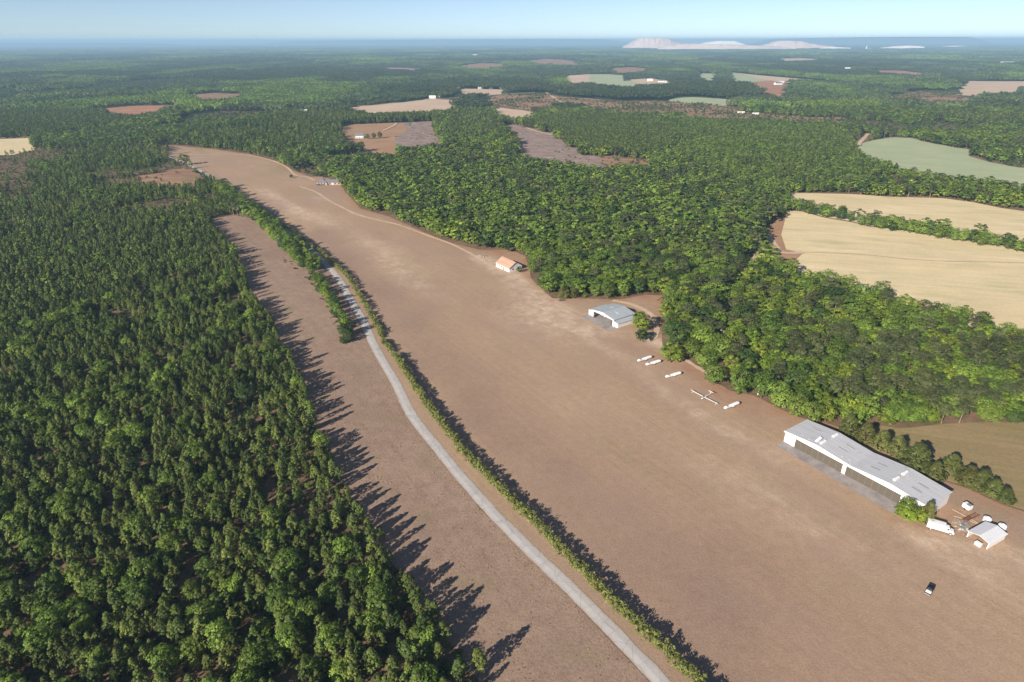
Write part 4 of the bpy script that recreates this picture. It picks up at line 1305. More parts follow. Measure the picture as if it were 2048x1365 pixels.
# ---- long hangar: two low gables side by side
a0 = math.radians(-56.5)
o0 = G(1567.3, 883.1)
M["roof_long"] = ribbed("weathered galvanised roof", (.56, .565, .58), (.50, .505, .52), a0, 1.0, .45, .1, .25)
hg = thing("long_hangar", "long white metal hangar with two low gables and dark sliding doors along its front", "hangar", (*o0, 0), a0)
L_, D_, E_, Rg = 54.4, 14.2, 4.9, 6.1
wl = MB()
wl.box(0, 0, 0, .18, D_, E_).box(L_ - .18, 0, 0, L_, D_, E_).box(.18, D_ - .18, 0, L_ - .18, D_, E_)
wl.box(.18, 0, 0, 4.7, .18, E_).box(24.2, 0, 0, 25.6, .18, E_).box(45.2, 0, 0, L_ - .18, .18, E_)
fz = 3.85   # over the doors: fascia rising to each gable
for x0, x1, c in ((.0, 27.2, 13.6), (27.2, L_, 40.8)):
    for y in (0.0, D_ - .18):
        lo = fz if y == 0 else E_ + .002
        if y == 0:
            xa, xb = (4.7, 24.2) if c < 20 else (25.6, 45.2)
            wl.prism([(xa, fz), (xb, fz), (xb, E_), (xa, E_)], 0.0, .18)
        wl.prism([(x0 + .01, E_ + .002), (x1 - .01, E_ + .002), (c, Rg - .10)], y, y + .18)
wl.put("wall", M["white"], hg)
rf = MB()
for x0, x1, c in ((-.35, 27.2, 13.6), (27.2, L_ + .35, 40.8)):
    ea = E_ + .0
    rf.prism([(x0, ea), (c, Rg), (x1, ea), (x1, ea + .12), (c, Rg + .14), (x0, ea + .12)], -.45, D_ + .4)
ro = rf.put("roof", M["roof_long"], hg)


def on_roof(x):
    c = 13.6 if x < 27.2 else 40.8
    return E_ + .12 + (Rg + .02 - E_) * (1 - abs(x - c) / 13.6)


fa = MB()
for x0, x1, c in ((-.40, 27.19, 13.6), (27.21, L_ + .40, 40.8)):
    fa.prism([(x0, E_ - .42), (c, Rg - .46), (x1, E_ - .42), (x1, E_ + .15), (c, Rg + .17), (x0, E_ + .15)], -.55, -.46)
fa.put("fascia", M["white"], hg)
for xa in (4.7, 25.6):
    nd = 8
    w = 19.5 / nd
    for i in range(nd):
        d = MB()
        x0 = xa + i * w
        y = .03 if i % 2 else .10
        d.box(x0 + .02, y, .04, x0 + w - .02, y + .06, fz)
        for k in range(1, 4):
            d.box(x0 + k * w / 4 - .03, y - .03, .04, x0 + k * w / 4 + .03, y, fz)
        dd = d.put("sliding_door", M["door_dark"], hg)
        MB().box(x0 - .03, -.03, .03, x0 + .05, .02, fz).put("edge_trim", M["door_rail"] if i == 4 else M["door_seam"], dd)
for x, y in ((13.6, 3.2), (13.6, 11.2), (40.8, 4.0), (40.8, 9.8)):
    v = MB()
    z = Rg + .10
    v.prism([(x - .45, z), (x + .45, z), (x + .45, z + .42), (x + .2, z + .62), (x - .2, z + .62), (x - .45, z + .42)], y - 1.5, y + 1.5)
    vo = v.put("ridge_vent", M["clean_white"], hg)
    MB().prism([(x - .4, z + .02), (x + .4, z + .02), (x + .4, z + .4), (x - .4, z + .4)], y + 1.502, y + 1.62).put("end_cap", M["matt_dark"], vo)
fl = MB().add([(11.3, 1.4, on_roof(11.3) + .02), (12.4, 1.4, on_roof(12.4) + .02), (12.4, 4.4, on_roof(12.4) + .9), (11.3, 4.4, on_roof(11.3) + 1.0), (11.3, 1.4, on_roof(11.3) + .06), (12.4, 1.4, on_roof(12.4) + .06), (12.4, 4.4, on_roof(12.4) + .95), (11.3, 4.4, on_roof(11.3) + 1.05)],
              [(0, 1, 2, 3), (4, 7, 6, 5), (0, 4, 5, 1), (1, 5, 6, 2), (2, 6, 7, 3), (3, 7, 4, 0)])
fl.put("vent_lid", M["clean_white"], hg)
for x, y, w, mat in ((33.5, 8.6, .8, "skylight"), (33.2, 4.4, .8, "skylight"), (20.8, 9.6, .7, "skylight"), (20.0, 5.6, .7, "skylight"), (47.8, 8.4, .9, "skylight"), (47.6, 4.2, .9, "skylight"), (6.8, 9.8, .5, "skylight"), (22.4, 1.6, .3, "pale_light"), (25.0, 2.1, .3, "pale_light"), (6.0, 2.0, .3, "pale_light"), (9.2, .9, .3, "pale_light")):
    sx, dz = (.35 if mat == 'pale_light' else 1.7), .03
    v = MB()
    za, zb = on_roof(x - sx) + dz, on_roof(x + sx) + dz
    if abs(x - 13.6) < sx or abs(x - 40.8) < sx:
        continue
    v.add([(x - sx, y, za - .02), (x + sx, y, zb - .02), (x + sx, y + w, zb - .02), (x - sx, y + w, za - .02), (x - sx, y, za + .02), (x + sx, y, zb + .02), (x + sx, y + w, zb + .02), (x - sx, y + w, za + .02)],
          [(3, 2, 1, 0), (4, 5, 6, 7), (0, 1, 5, 4), (1, 2, 6, 5), (2, 3, 7, 6), (3, 0, 4, 7)])
    v.put("skylight", M[mat], hg)
w_ = lambda x, y: o0 + rotz(a0, (x, y))
sheet("pavement", [w_(.2, -5.2), w_(47.5, -6.4), w_(50.5, -.05), w_(0, -.05)], .07, M["concrete"], "stained grey concrete apron along the front of the long hangar", "apron")

# ---- small hangar with open front
a1 = math.radians(-55.2)
o1 = G(1176.6, 629.0)
M["roof_small"] = ribbed("blue grey galvanised roof", (.46, .50, .52), (.40, .44, .46), a1, 1.0, .45, .15, .05)
sh_ = thing("small_hangar", "open fronted pale hangar with a low blue grey gable roof and lean to sides", "hangar", (*o1, 0), a1)
X0, X1_, DP, EH, RH = 3.6, 21.6, 16.0, 4.1, 5.5
cx = (X0 + X1_) / 2
w = MB()
w.box(X0, 0, 0, X0 + .15, DP, EH).box(X1_ - .15, 0, 0, X1_, DP, EH).box(X0 + .15, DP - .15, 0, X1_ - .15, DP, EH)
w.box(X0 + .15, 0, 0, X0 + .9, .15, EH).box(X1_ - 1.2, 0, 0, X1_ - .15, .15, EH)
w.box(0, .3, 0, X0 - .003, .45, 3.2).box(0, .45, 0, .15, 13.5, 2.9).box(.15, 13.35, 0, X0 - .003, 13.5, 2.9)
w.box(X1_ + .003, .3, 0, 24.4, .45, 2.6).box(24.25, .45, 0, 24.4, 14.5, 2.45).box(X1_ + .003, 14.35, 0, 24.25, 14.5, 2.45)
for y in (0.0, DP - .15):
    w.prism([(X0 + .02, EH + .002), (X1_ - .02, EH + .002), (cx, RH - .08)], y, y + .15)
w.prism([(X0 + .9, 3.55), (X1_ - 1.2, 3.55), (X1_ - 1.2, EH), (X0 + .9, EH)], 0, .15)
w.put("wall", M["white"], sh_)
r_ = MB().prism([(X0 - .3, EH), (cx, RH), (X1_ + .3, EH), (X1_ + .3, EH + .12), (cx, RH + .14), (X0 - .3, EH + .12)], -.5, DP + .3)
r_.put("roof", M["roof_small"], sh_)
MB().prism([(X0 - .33, EH - .3), (cx, RH - .34), (X1_ + .33, EH - .3), (X1_ + .33, EH + .14), (cx, RH + .16), (X0 - .33, EH + .14)], -.6, -.51).put("fascia", M["white"], sh_)
l = MB().prism([(-.25, 2.95), (X0 - .32, 3.5), (X0 - .32, 3.6), (-.25, 3.05)], .1, 13.7)
l.prism([(X1_ + .32, 3.2), (24.65, 2.5), (24.65, 2.6), (X1_ + .32, 3.3)], .1, 14.7)
l.put("lean_to_roof", M["roof_small"], sh_)
for x0, y0 in ((cx - 3.5, 9.5), (cx + 4.0, 6.2)):
    zz = lambda x: EH + .12 + (RH + .02 - EH) * (1 - abs(x - cx) / (X1_ + .3 - cx)) + .03
    v = MB()
    v.add([(x0 - 1.3, y0, zz(x0 - 1.3)), (x0 + 1.3, y0, zz(x0 + 1.3)), (x0 + 1.3, y0 + .8, zz(x0 + 1.3)), (x0 - 1.3, y0 + .8, zz(x0 - 1.3)),
           (x0 - 1.3, y0, zz(x0 - 1.3) + .03), (x0 + 1.3, y0, zz(x0 + 1.3) + .03), (x0 + 1.3, y0 + .8, zz(x0 + 1.3) + .03), (x0 - 1.3, y0 + .8, zz(x0 - 1.3) + .03)], [(3, 2, 1, 0), (4, 5, 6, 7), (0, 1, 5, 4), (1, 2, 6, 5), (2, 3, 7, 6), (3, 0, 4, 7)])
    v.put("skylight", M["pale_light"], sh_)
for x in (X0 + .95, X1_ - 2.4):
    d = MB()
    for k in range(3):
        d.box(x + k * .1, -.22 - .1 * k, .05, x + 1.2 + k * .02, -.14 - .1 * k, 3.5)
    d.put("sliding_door", M["door_dark"], sh_)
w1 = lambda x, y: o1 + rotz(a1, (x, y))
sheet("pavement", [w1(-.6, -5.4), w1(24.8, -6.8), w1(24.6, .2), w1(X1_, .25), w1(X1_ - .2, DP - .2), w1(X0 + .2, DP - .2), w1(X0, .2), w1(-.3, .2)], .08, M["concrete"], "pale concrete apron and floor of the small open hangar", "apron")

# light aircraft parked inside the small hangar
pl = w1(9.2, 6.0)
ac = thing("light_aircraft", "small light aircraft parked inside the open hangar, half in shade", "aircraft", (*pl, .09), a1 - math.pi / 2 + .5)


def ring(x, w, h, z, n=10, yc=0.0):
    return [(x, yc + w * math.cos(2 * math.pi * k / n), z + h * math.sin(2 * math.pi * k / n)) for k in range(n)]


MB().loft([ring(3.2, .12, .12, 1.25), ring(2.9, .45, .42, 1.25), ring(1.4, .6, .62, 1.3), ring(.2, .6, .72, 1.4), ring(-1.2, .45, .5, 1.35), ring(-4.0, .12, .16, 1.5)]).put("fuselage", M["clean_white"], ac, True)
MB().loft([[(1.1, y, 2.1), (1.0, y, 2.22), (-.3, y, 2.14), (-.4, y, 2.08)] for y in (-5.0, 0, 5.0)]).put("wing", M["clean_white"], ac)
MB().loft([[(-3.4, y, 1.6), (-3.5, y, 1.66), (-4.1, y, 1.6), (-4.1, y, 1.57)] for y in (-1.6, 1.6)]).put("tailplane", M["clean_white"], ac)
MB().prism([(-3.2, 1.6), (-4.2, 1.55), (-4.3, 2.7), (-3.9, 2.7)], -.05, .05).put("fin", M["clean_white"], ac)
for p in ((.3, 1.1, .3), (.3, -1.1, .3), (2.4, 0, .28)):
    MB().lathe([(.05, -.09), (.28, -.09), (.3, 0), (.28, .09), (.05, .09)], n=12).put("wheel", M["rubber"], ac, loc=p).rotation_euler = (R(90), 0, 0)


# ---- house with the orange roof
def gable_house(o, a, L, D, E, Rz, wall, roof, nm, label, windows=True, ov=.4, door=True, chimney=None):
    h = thing(nm, label, "house", (*o, 0), a)
    w = MB().box(0, 0, -.1, L, D, E)
    w.prism([(0.02, E), (D - .02, E), (D / 2, Rz - .08)], 0.001, .2, "x").prism([(0.02, E), (D - .02, E), (D / 2, Rz - .08)], L - .2, L - .001, "x")
    w.put("wall", wall, h)
    s = (Rz - E) / (D / 2)
    MB().prism([(-ov, E - s * ov), (D / 2, Rz), (D + ov, E - s * ov), (D + ov, E - s * ov + .16), (D / 2, Rz + .18), (-ov, E - s * ov + .16)], -ov, L + ov, "x").put("roof", roof, h)
    if windows:
        n = max(2, int(L / 2.6))
        for i in range(n):
            x = L * (i + .5) / n
            if door and i == n // 2:
                MB().box(x - .5, -.05, .05, x + .5, .02, 2.1).put("door", M["matt_dark"], h)
            else:
                fr = MB().box(x - .55, -.06, .85, x + .55, .02, 2.15).put("window", M["glass"], h)
                MB().box(x - .65, -.09, .72, x + .65, -.002, .84).put("sill", M["house_white"], fr)
        for y in (D * .3, D * .7):
            MB().box(L - .02, y - .5, .9, L + .05, y + .5, 2.1).put("window", M["glass"], h)
    if chimney:
        MB().box(chimney[0], chimney[1], E, chimney[0] + .8, chimney[1] + .8, Rz + .9).put("chimney", M["brick"], h)
    return h


oh, ah = frame((992.3, 533.2), (1018.9, 545.3))
gable_house(oh, ah, 15.8, 11.0, 2.9, 6.2, M["house_white"], M["tile"], "house", "white house with an orange gable roof beside the airstrip track")
# grey roofed house at the far end: hipped wing and a lower long wing
og = G(634, 371)
ag = math.radians(4)
gh = thing("house", "low pale brick house with grey hipped roofs at the far end of the airstrip track", "house", (*og, 0), ag)
MB().box(0, 0, -.1, 11, 10, 3.0).box(11.002, 1, -.1, 27, 9, 2.8).put("wall", M["brick"], gh)
MB().add([(-.5, -.5, 2.9), (11.5, -.5, 2.9), (11.5, 10.5, 2.9), (-.5, 10.5, 2.9), (5.2, 5, 6.6), (5.8, 5, 6.6)], [(0, 1, 5, 4), (1, 2, 5), (2, 3, 4, 5), (3, 0, 4), (3, 2, 1, 0)]).add(
    [(8.0, .5, 2.9), (27.5, .5, 2.7), (27.5, 9.5, 2.7), (8.0, 9.5, 2.9), (8.0, 5, 5.2), (24.0, 5, 5.2)], [(0, 1, 5, 4), (1, 2, 5), (2, 3, 4, 5), (3, 0, 4), (3, 2, 1, 0)]).put("roof", M["shingle"], gh)
for x in (2.2, 5.2, 8.4):
    MB().box(x - .7, -.06, .8, x + .7, .02, 2.2).put("window", M["glass"], gh)
for x in (14, 20, 24):
    MB().box(x - .7, .94, .8, x + .7, 1.02, 2.2).put("window", M["glass"], gh)
MB().box(16.4, .93, .0, 17.5, 1.02, 2.1).put("door", M["house_white"], gh)
for x in (0.6, 3.4, 7.0, 13.0):
    p = og + rotz(ag, (x, -1.6))
    make_tree("bush", p[0], p[1], 1.6, x, int(x), "bush", "low bush along the front wall of the grey roofed house", "bush", "front bushes of the grey roofed house")
# white house in the logged clearing
ow = G(711, 277.5)
gable_house(ow, R(8), 13, 9, 4.6, 8.2, M["house_white"], M["shingle"], "house", "tall white house with a dark gable roof in the clearing among the woods", True, .5, True)

# ---- glider trailers
tr_len = 8.9


def trailer_rings():
    R_ = []
    for x, w, zb, zt in ((0, .30, .55, .95), (.25, .48, .42, 1.22), (1.0, .58, .36, 1.42), (1.55, .60, .34, 1.46), (1.7, .60, .34, 1.22), (3.0, .66, .32, 1.34), (6.0, .72, .32, 1.50), (8.2, .72, .32, 1.56), (8.75, .70, .36, 1.52), (8.9, .60, .45, 1.38)):
        zc, hh = (zb + zt) / 2, (zt - zb) / 2
        ringp = []
        for k in range(14):
            t = 2 * math.pi * k / 14
            cc, ss = math.cos(t), math.sin(t)
            e = .55
            ringp.append((x, w * math.copysign(abs(cc) ** e, cc), zc + hh * math.copysign(abs(ss) ** e, ss)))
        R_.append(ringp)
    return R_


def make_trailer(label):
    t = thing("glider_trailer", label, "trailer", (0, 0, .04), 0, "glider trailers on the grass")
    b = MB().loft(trailer_rings()).put("body", M["clean_white"], t, True)
    for s in (-1, 1):
        wo = MB().lathe([(.05, -.1), (.28, -.1), (.32, 0), (.28, .1), (.05, .1)], n=16).put("wheel", M["rubber"], t, loc=(4.9, s * .86, .32))
        wo.rotation_euler = (R(90), 0, 0)
        MB().prism([(4.4, .5), (4.55, .7), (5.25, .7), (5.4, .5), (5.3, .5), (5.2, .62), (4.6, .62), (4.5, .5)], s * .86 - .14, s * .86 + .14).put("mudguard", M["clean_white"], t)
    MB().tube([(.4, 0, .45), (-.9, 0, .42)], .05, 8).tube([(-.85, 0, .42), (-.85, 0, .05)], .035, 6).put("drawbar", M["grey_steel"], t)
    MB().box(8.88, -.4, .5, 8.93, .4, 1.3).put("rear_door", M["white"], t)
    return t


def copy_tree(o, parent=None):
    c = o.copy(); COL.objects.link(c); c.parent = parent
    for ch in list(o.children):
        copy_tree(ch, c)
    return c


tl = [((1275.0, 725.0), (1303.5, 716.5), "white glider trailer nearest the small hangar, outer one of the close pair"), ((1291.5, 732.5), (1320.5, 725.0), "white glider trailer on the inner side of the close pair"),
      ((1331.0, 757.0), (1363.5, 748.5), "white glider trailer alone between the close pair and the glider"), ((1448.0, 820.0), (1476.0, 809.5), "white glider trailer between the glider and the long hangar")]
src = None
for i, (a, b, lab) in enumerate(tl):
    o, an = frame(a, b)
    if src is None:
        src = make_trailer(lab); t = src
    else:
        t = copy_tree(src)
    t["label"] = lab
    t.location = (*o, .04); t.rotation_euler = (0, 0, an)

# ---- glider
wa, wb = G(1383, 781, 1.0), G(1434.8, 807.5, 1.0)
mid = (wa + wb) / 2
dirw = (wb - wa) / np.linalg.norm(wb - wa)
ag_ = math.atan2(dirw[1], dirw[0]) - math.pi / 2     # fuselage nose looks along local +x
nose = G(1401, 797)
if (nose - mid) @ np.array([math.cos(ag_), math.sin(ag_)]) < 0:
    ag_ += math.pi
gl = thing("glider", "white T tailed glider standing on the grass between two trailers", "glider", (*mid, .04), ag_)
MB().loft([ring(1.9, .05, .05, .62), ring(1.6, .22, .22, .66), ring(.8, .33, .42, .74), ring(-.2, .32, .42, .80), ring(-1.4, .18, .22, .86), ring(-3.6, .09, .11, .92), ring(-4.6, .08, .12, .95)]).put("fuselage", M["clean_white"], gl, True)
for s in (-1, 1):
    MB().loft([[(.50 - d * .25, s * y, z), (.25, s * y, z + .06 * k + .03), (-.45 * k + .1, s * y, z), (.1, s * y, z - .05 * k)] for y, k, z, d in ((.05, 1, .98, 0), (4.2, .85, 1.06, .2), (7.5, .45, 1.2, .6))]).put("wing", M["clean_white"], gl)
MB().prism([(-3.9, .95), (-4.7, .92), (-4.85, 2.05), (-4.3, 2.05)], -.05, .05).put("fin", M["clean_white"], gl)
MB().loft([[(-4.2, y, 2.06), (-4.35, y, 2.11), (-4.85, y, 2.07), (-4.85, y, 2.04)] for y in (-1.3, 1.3)]).put("tailplane", M["clean_white"], gl)
MB().loft([ring(1.45, .12, .05, .86), ring(.9, .25, .26, 1.02), ring(.2, .27, .27, 1.08), ring(-.4, .15, .08, 1.08)]).put("canopy", M["glass"], gl, True)
wgl = MB().lathe([(.03, -.06), (.2, -.06), (.22, 0), (.2, .06), (.03, .06)], n=12).put("wheel", M["rubber"], gl, loc=(.3, 0, .22)); wgl.rotation_euler = (R(90), 0, 0)
for s in (-1, 1):
    st = thing("wing_stand", ["white wing stand under the glider wing nearer the small hangar", "white wing stand under the glider wing nearer the long hangar"][s > 0], "stand", (*(mid + rotz(ag_, (-.1, -s * 6.4))), .04), ag_)
    MB().tube([(-.4, -.5, 0), (0, 0, 1.02)], .05, 6).tube([(-.4, .5, 0), (0, 0, 1.02)], .05, 6).tube([(.6, 0, 0), (0, 0, 1.02)], .05, 6).put("leg", M["white"], st)
    MB().box(-.3, -.15, 1.0, .3, .15, 1.08).put("pad", M["white"], st)

# ---- truck
o, a = frame((1851.6, 1057.5), (1904.5, 1073.2))
tk = thing("box_truck", "old white box truck parked beside the end of the long hangar", "truck", (*o, .04), a)
bx = MB().loft([[(x, y, z) for y, z in ((0, .75), (2.25, .75), (2.25, 2.75), (2.05, 2.95), (.2, 2.95), (0, 2.75))] for x in (0, 5.1)])
bo = bx.put("cargo_box", M["white"], tk)
rail = MB()
for y in (.05, 2.2):
    rail.tube([(.2, y, 2.98), (5.0, y, 2.98)], .04, 5)
rail.put("roof_rail", M["grey_steel"], bo)
MB().box(-.05, .3, .8, -.001, 1.12, 2.6).box(-.05, 1.14, .8, -.001, 1.95, 2.6).put("rear_door", M["grey_steel"], bo)
cb = bevel(MB().prism([(5.15, .55), (5.15, 2.35), (5.4, 2.45), (6.15, 2.40), (6.55, 1.65), (7.5, 1.45), (7.62, 1.2), (7.62, .55)], .2, 2.05).put("cab", M["white"], tk), .06)
MB().prism([(6.2, 2.30), (6.56, 1.68), (6.60, 1.72), (6.24, 2.34)], .35, 1.9).put("windscreen", M["glass"], cb)
for y in (.17, 2.02):
    MB().box(5.5, y, 1.6, 6.15, y + .06, 2.2).put("side_window", M["glass"], cb)
MB().box(7.6, .25, .45, 7.75, 2.0, .75).put("bumper", M["grey_steel"], tk)
for y in (.5, 1.75):
    MB().lathe([(.02, 0), (.12, 0), (.10, .05)], n=10).put("headlight", M["glass"], cb, loc=(7.62, y, 1.0)).rotation_euler = (0, R(90), 0)
MB().box(.2, .7, .5, 7.0, 1.55, .74).put("chassis", M["rubber"], tk)
for x in (1.25, 6.75):
    for y in (.12, 2.1):
        wo = MB().lathe([(.1, -.14), (.45, -.14), (.48, 0), (.45, .14), (.1, .14)], n=18).put("wheel", M["rubber"], tk, loc=(x, y, .48)); wo.rotation_euler = (R(90), 0, 0)
        r2 = MB().lathe([(.02, -.16), (.24, -.16), (.24, .16), (.02, .16)], n=14).put("rim", M["clean_white"], wo)

# ---- pickup on the field
o, a = frame((1853.2, 1191.5), (1864.8, 1172.0))
pu = thing("pickup_truck", "black pickup truck with reflected glare painted white on its hood standing alone on the brown airstrip", "car", (*(o - rotz(a, (0, .85))), .05), a)
pu.scale = (.9, .88, .9)
body = bevel(MB().prism([(0, .45), (0, .95), (.15, 1.05), (1.5, 1.12), (3.4, 1.1), (5.0, 1.08), (5.05, .45)], 0, 1.85).put("body", M["black_paint"], pu), .08)
MB().prism([(.12, 1.06), (.35, 1.12), (1.35, 1.16), (1.4, 1.09)], .12, 1.73).put("hood", M["clean_white"], pu)  # bright reflection off hood and windscreen, put in as white colour
cbn = bevel(MB().prism([(1.45, 1.13), (2.05, 1.72), (2.6, 1.78), (3.15, 1.72), (3.3, 1.11)], .14, 1.71).put("cabin", M["black_paint"], pu), .08)
MB().prism([(1.52, 1.22), (2.00, 1.68), (2.02, 1.72), (1.49, 1.24)], .28, 1.57).put("windscreen", M["glass"], cbn)
for y in (.11, 1.70):
    MB().box(2.0, y, 1.2, 3.05, y + .04, 1.6).put("side_window", M["glass"], cbn)
MB().box(3.45, .2, 1.09, 4.9, 1.65, 1.14).put("bed_cover", M["rubber"], pu)
MB().box(-.12, .1, .45, -.002, 1.75, .72).put("bumper", M["grey_steel"], pu)
for x in (.95, 4.05):
    for y in (.1, 1.75):
        wo = MB().lathe([(.05, -.12), (.35, -.12), (.38, 0), (.35, .12), (.05, .12)], n=16).put("wheel", M["rubber"], pu, loc=(x, y, .38)); wo.rotation_euler = (R(90), 0, 0)

# ---- yard at the end of the long hangar
sA, sB = np.array([147.1, 155.0]), np.array([149.9, 149.5])
as_ = math.atan2(*(sB - sA)[::-1])
sd = thing("shed", "open fronted shed with a bright white low gable roof beside two round tanks", "shed", (*sA, 0), as_)
Lw, Dp = 6.2, 9.4
w = MB().box(0, 0, 0, .2, Dp, 2.2).box(Lw - .2, 0, 0, Lw, Dp, 2.2).box(.2, Dp - .15, 0, Lw - .2, Dp, 2.2)
w.prism([(.2, 2.2), (Lw - .2, 2.2), (Lw / 2, 2.95)], Dp - .15, Dp - .001)
w.put("wall", M["white"], sd)
M["shed_roof"] = ribbed("white sheet roof", (.70, .71, .73), (.64, .65, .67), as_ + math.pi / 2, .8, .45, 0, .02)
MB().prism([(-.3, 2.15), (Lw / 2, 3.05), (Lw + .3, 2.15), (Lw + .3, 2.27), (Lw / 2, 3.18), (-.3, 2.27)], -.3, Dp + .3).put("roof", M["shed_roof"], sd)
for x in (.1, Lw - .1):
    MB().box(x - .1, -.25, 0, x + .1, -.05, 2.15).put("post", M["white"], sd)
bn = sA + rotz(as_, (3.9, -.9))
b = thing("chest", "white box standing half under the front of the open shed", "chest", (*bn, .04), as_)
bevel(MB().box(-.9, -.6, 0, .9, .6, 1.0).put("body", M["clean_white"], b), .05)
bevel(MB().box(-.93, -.63, 1.0, .93, .63, 1.12).put("lid", M["clean_white"], b), .03)
for p, lb in (((158.3, 162.1), "round white tank behind the shed, nearer the long hangar"), ((160.9, 158.7), "round white tank behind the shed, farther from the long hangar")):
    t = thing("water_tank", lb, "tank", (*p, .04), .3, "round white tanks")
    MB().lathe([(.05, 0), (1.18, 0), (1.2, .1), (1.2, 1.35), (1.1, 1.5), (.5, 1.68), (.05, 1.7)], n=32).put("body", M["clean_white"], t, False)
    MB().lathe([(.02, 1.66), (.28, 1.66), (.28, 1.82), (.02, 1.84)], c=(.3, 0, 0), n=14).put("hatch", M["white"], t)
ct = thing("utility_trailer", "small pale box cart standing alone behind the end of the long hangar", "trailer", (155.6, 168.2, .04), math.radians(110))
bevel(MB().box(-1.2, -.9, .45, 1.2, .9, 2.1).put("body", M["clean_white"], ct), .05)
MB().box(-1.1, -.8, 2.1, .3, .8, 2.16).put("cover", M["grey_steel"], ct)
MB().tube([(-1.1, 0, .5), (-2.3, 0, .35)], .05, 6).put("drawbar", M["grey_steel"], ct)
for s in (-1, 1):
    wo = MB().lathe([(.05, -.1), (.28, -.1), (.3, 0), (.28, .1), (.05, .1)], n=14).put("wheel", M["rubber"], ct, loc=(0, s * .92, .3)); wo.rotation_euler = (R(90), 0, 0)


def ladder(nm, p, q, wdt, n, mat, label, z=.15, cat="frame", th=.09, legs=True):
    p, q = np.array(p), np.array(q)
    L = np.linalg.norm(q - p)
    t = thing(nm, label, cat, (*p, .04), math.atan2(*(q - p)[::-1]))
    for s in (-1, 1):
        MB().box(0, s * wdt / 2 - th / 2, z, L, s * wdt / 2 + th / 2, z + .14).put("rail", mat, t)
    for i in range(n):
        x = L * (i + .5) / n
        MB().box(x - th / 2, -wdt / 2 + th / 2 + .002, z + .02, x + th / 2, wdt / 2 - th / 2 - .002, z + .11).put("rung", mat, t)
    if legs:
        lg = MB()
        for x in (.2, L - .3):
            for s in (-1, 1):
                lg.box(x, s * wdt / 2 - .05, 0, x + .1, s * wdt / 2 + .05, z - .002)
        lg.put("foot", mat, t)
    return t


rk = ladder("rusty_frame", (150.4, 161.9), (157.3, 165.2), 1.3, 7, M["rust"], "long rusty steel frame lying in the yard between hangar and shed", .45)
MB().box(.1, -.55, .62, 3.6, .55, .68).put("deck", M["rust"], rk)
ladder("steel_frame", (145.6, 160.2), (149.2, 163.0), 1.6, 6, M["pale_wood"], "pale slatted frame leaning flat nearest the truck's tail", .3)
ladder("steel_frame", (147.0, 157.6), (150.8, 160.8), 1.5, 7, M["grey_steel"], "grey steel rack among the scrap in front of the truck", .5)
ladder("steel_frame", (148.6, 158.4), (151.4, 161.6), 1.1, 5, M["grey_steel"], "grey steel rack lying on top of the scrap heap", .75)
ladder("pallet_rack", (145.8, 156.2), (151.2, 159.0), 1.5, 9, M["pale_wood"], "pale reddish slatted rack lying beside the shed roof", .35)
for q in range(16):
    p = np.array([148.2, 159.4]) + rng.normal(size=2) * np.array([1.5, 1.2])
    a = rng.uniform(0, 3.1)
    s = thing("scrap_piece", "piece of scrap metal or timber in the heap between truck and shed", "scrap", (*p, .04), a, "scrap in the yard")
    l_ = rng.uniform(.8, 2.2)
    m_ = [M["grey_steel"], M["pale_wood"], M["rust"], M["clean_white"]][q % 4]
    MB().box(-l_ / 2, -.1, .0, l_ / 2, .1, .12).box(-l_ / 2 + .1, .1, .0, -l_ / 2 + .24, .7, .10).put("bar", m_, s)
    MB().box(-l_ / 3, -.28, .12, l_ / 4, .25, .2 + .25 * rng.random()).put("block", m_, s)
for q, (p1, p2) in enumerate((((150.6, 168.0), (154.9, 161.0)), ((152.4, 162.8), (156.4, 158.4)), ((149.0, 164.6), (152.6, 162.6)))):
    p = thing("pipe", ["long pale pipe lying across the yard grass by the hangar end", "pale pipe lying from the rusty frame toward the shed", "short pale pipe lying beside the pale slatted frame"][q], "pipe", (*p1, .1), 0)
    d = np.array(p2) - np.array(p1)
    MB().tube([(0, 0, .03), (d[0], d[1], .03)], .09, 8).put("shaft", M["pale_wood"], p)
    MB().tube([(d[0] * 1.001, d[1] * 1.001, .03), (d[0] * 1.02, d[1] * 1.02, .03)], .13, 8).put("collar", M["grey_steel"], p)


# ---- poles and small things near the woods
def pole(base, H, label, lamp=None, arm=True):
    p = G(*base)
    t = thing("utility_pole", label, "pole", (*p, 0), rng.uniform(0, 6))
    MB().tube([(0, 0, -.3), (0, 0, H)], [.17, .12], 8).put("shaft", M["pole"], t)
    if lamp:
        MB().tube([(0, 0, H - .5), (1.1, 0, H - .1)], .05, 6).put("arm", M["grey_steel"], t)
        MB().loft([ring(1.0, .12, .1, H - .1), ring(1.6, .2, .12, H - .08), ring(1.9, .1, .06, H - .08)]).put("lamp", M["clean_white"], t)
    elif arm:
        MB().box(-.06, -1.1, H - .8, .06, 1.1, H - .66).put("crossarm", M["pole"], t)
        MB().lathe([(.02, 0), (.22, 0), (.22, .8), (.02, .85)], c=(.34, 0, H - 2.2), n=10).put("transformer", M["grey_steel"], t)
    return t


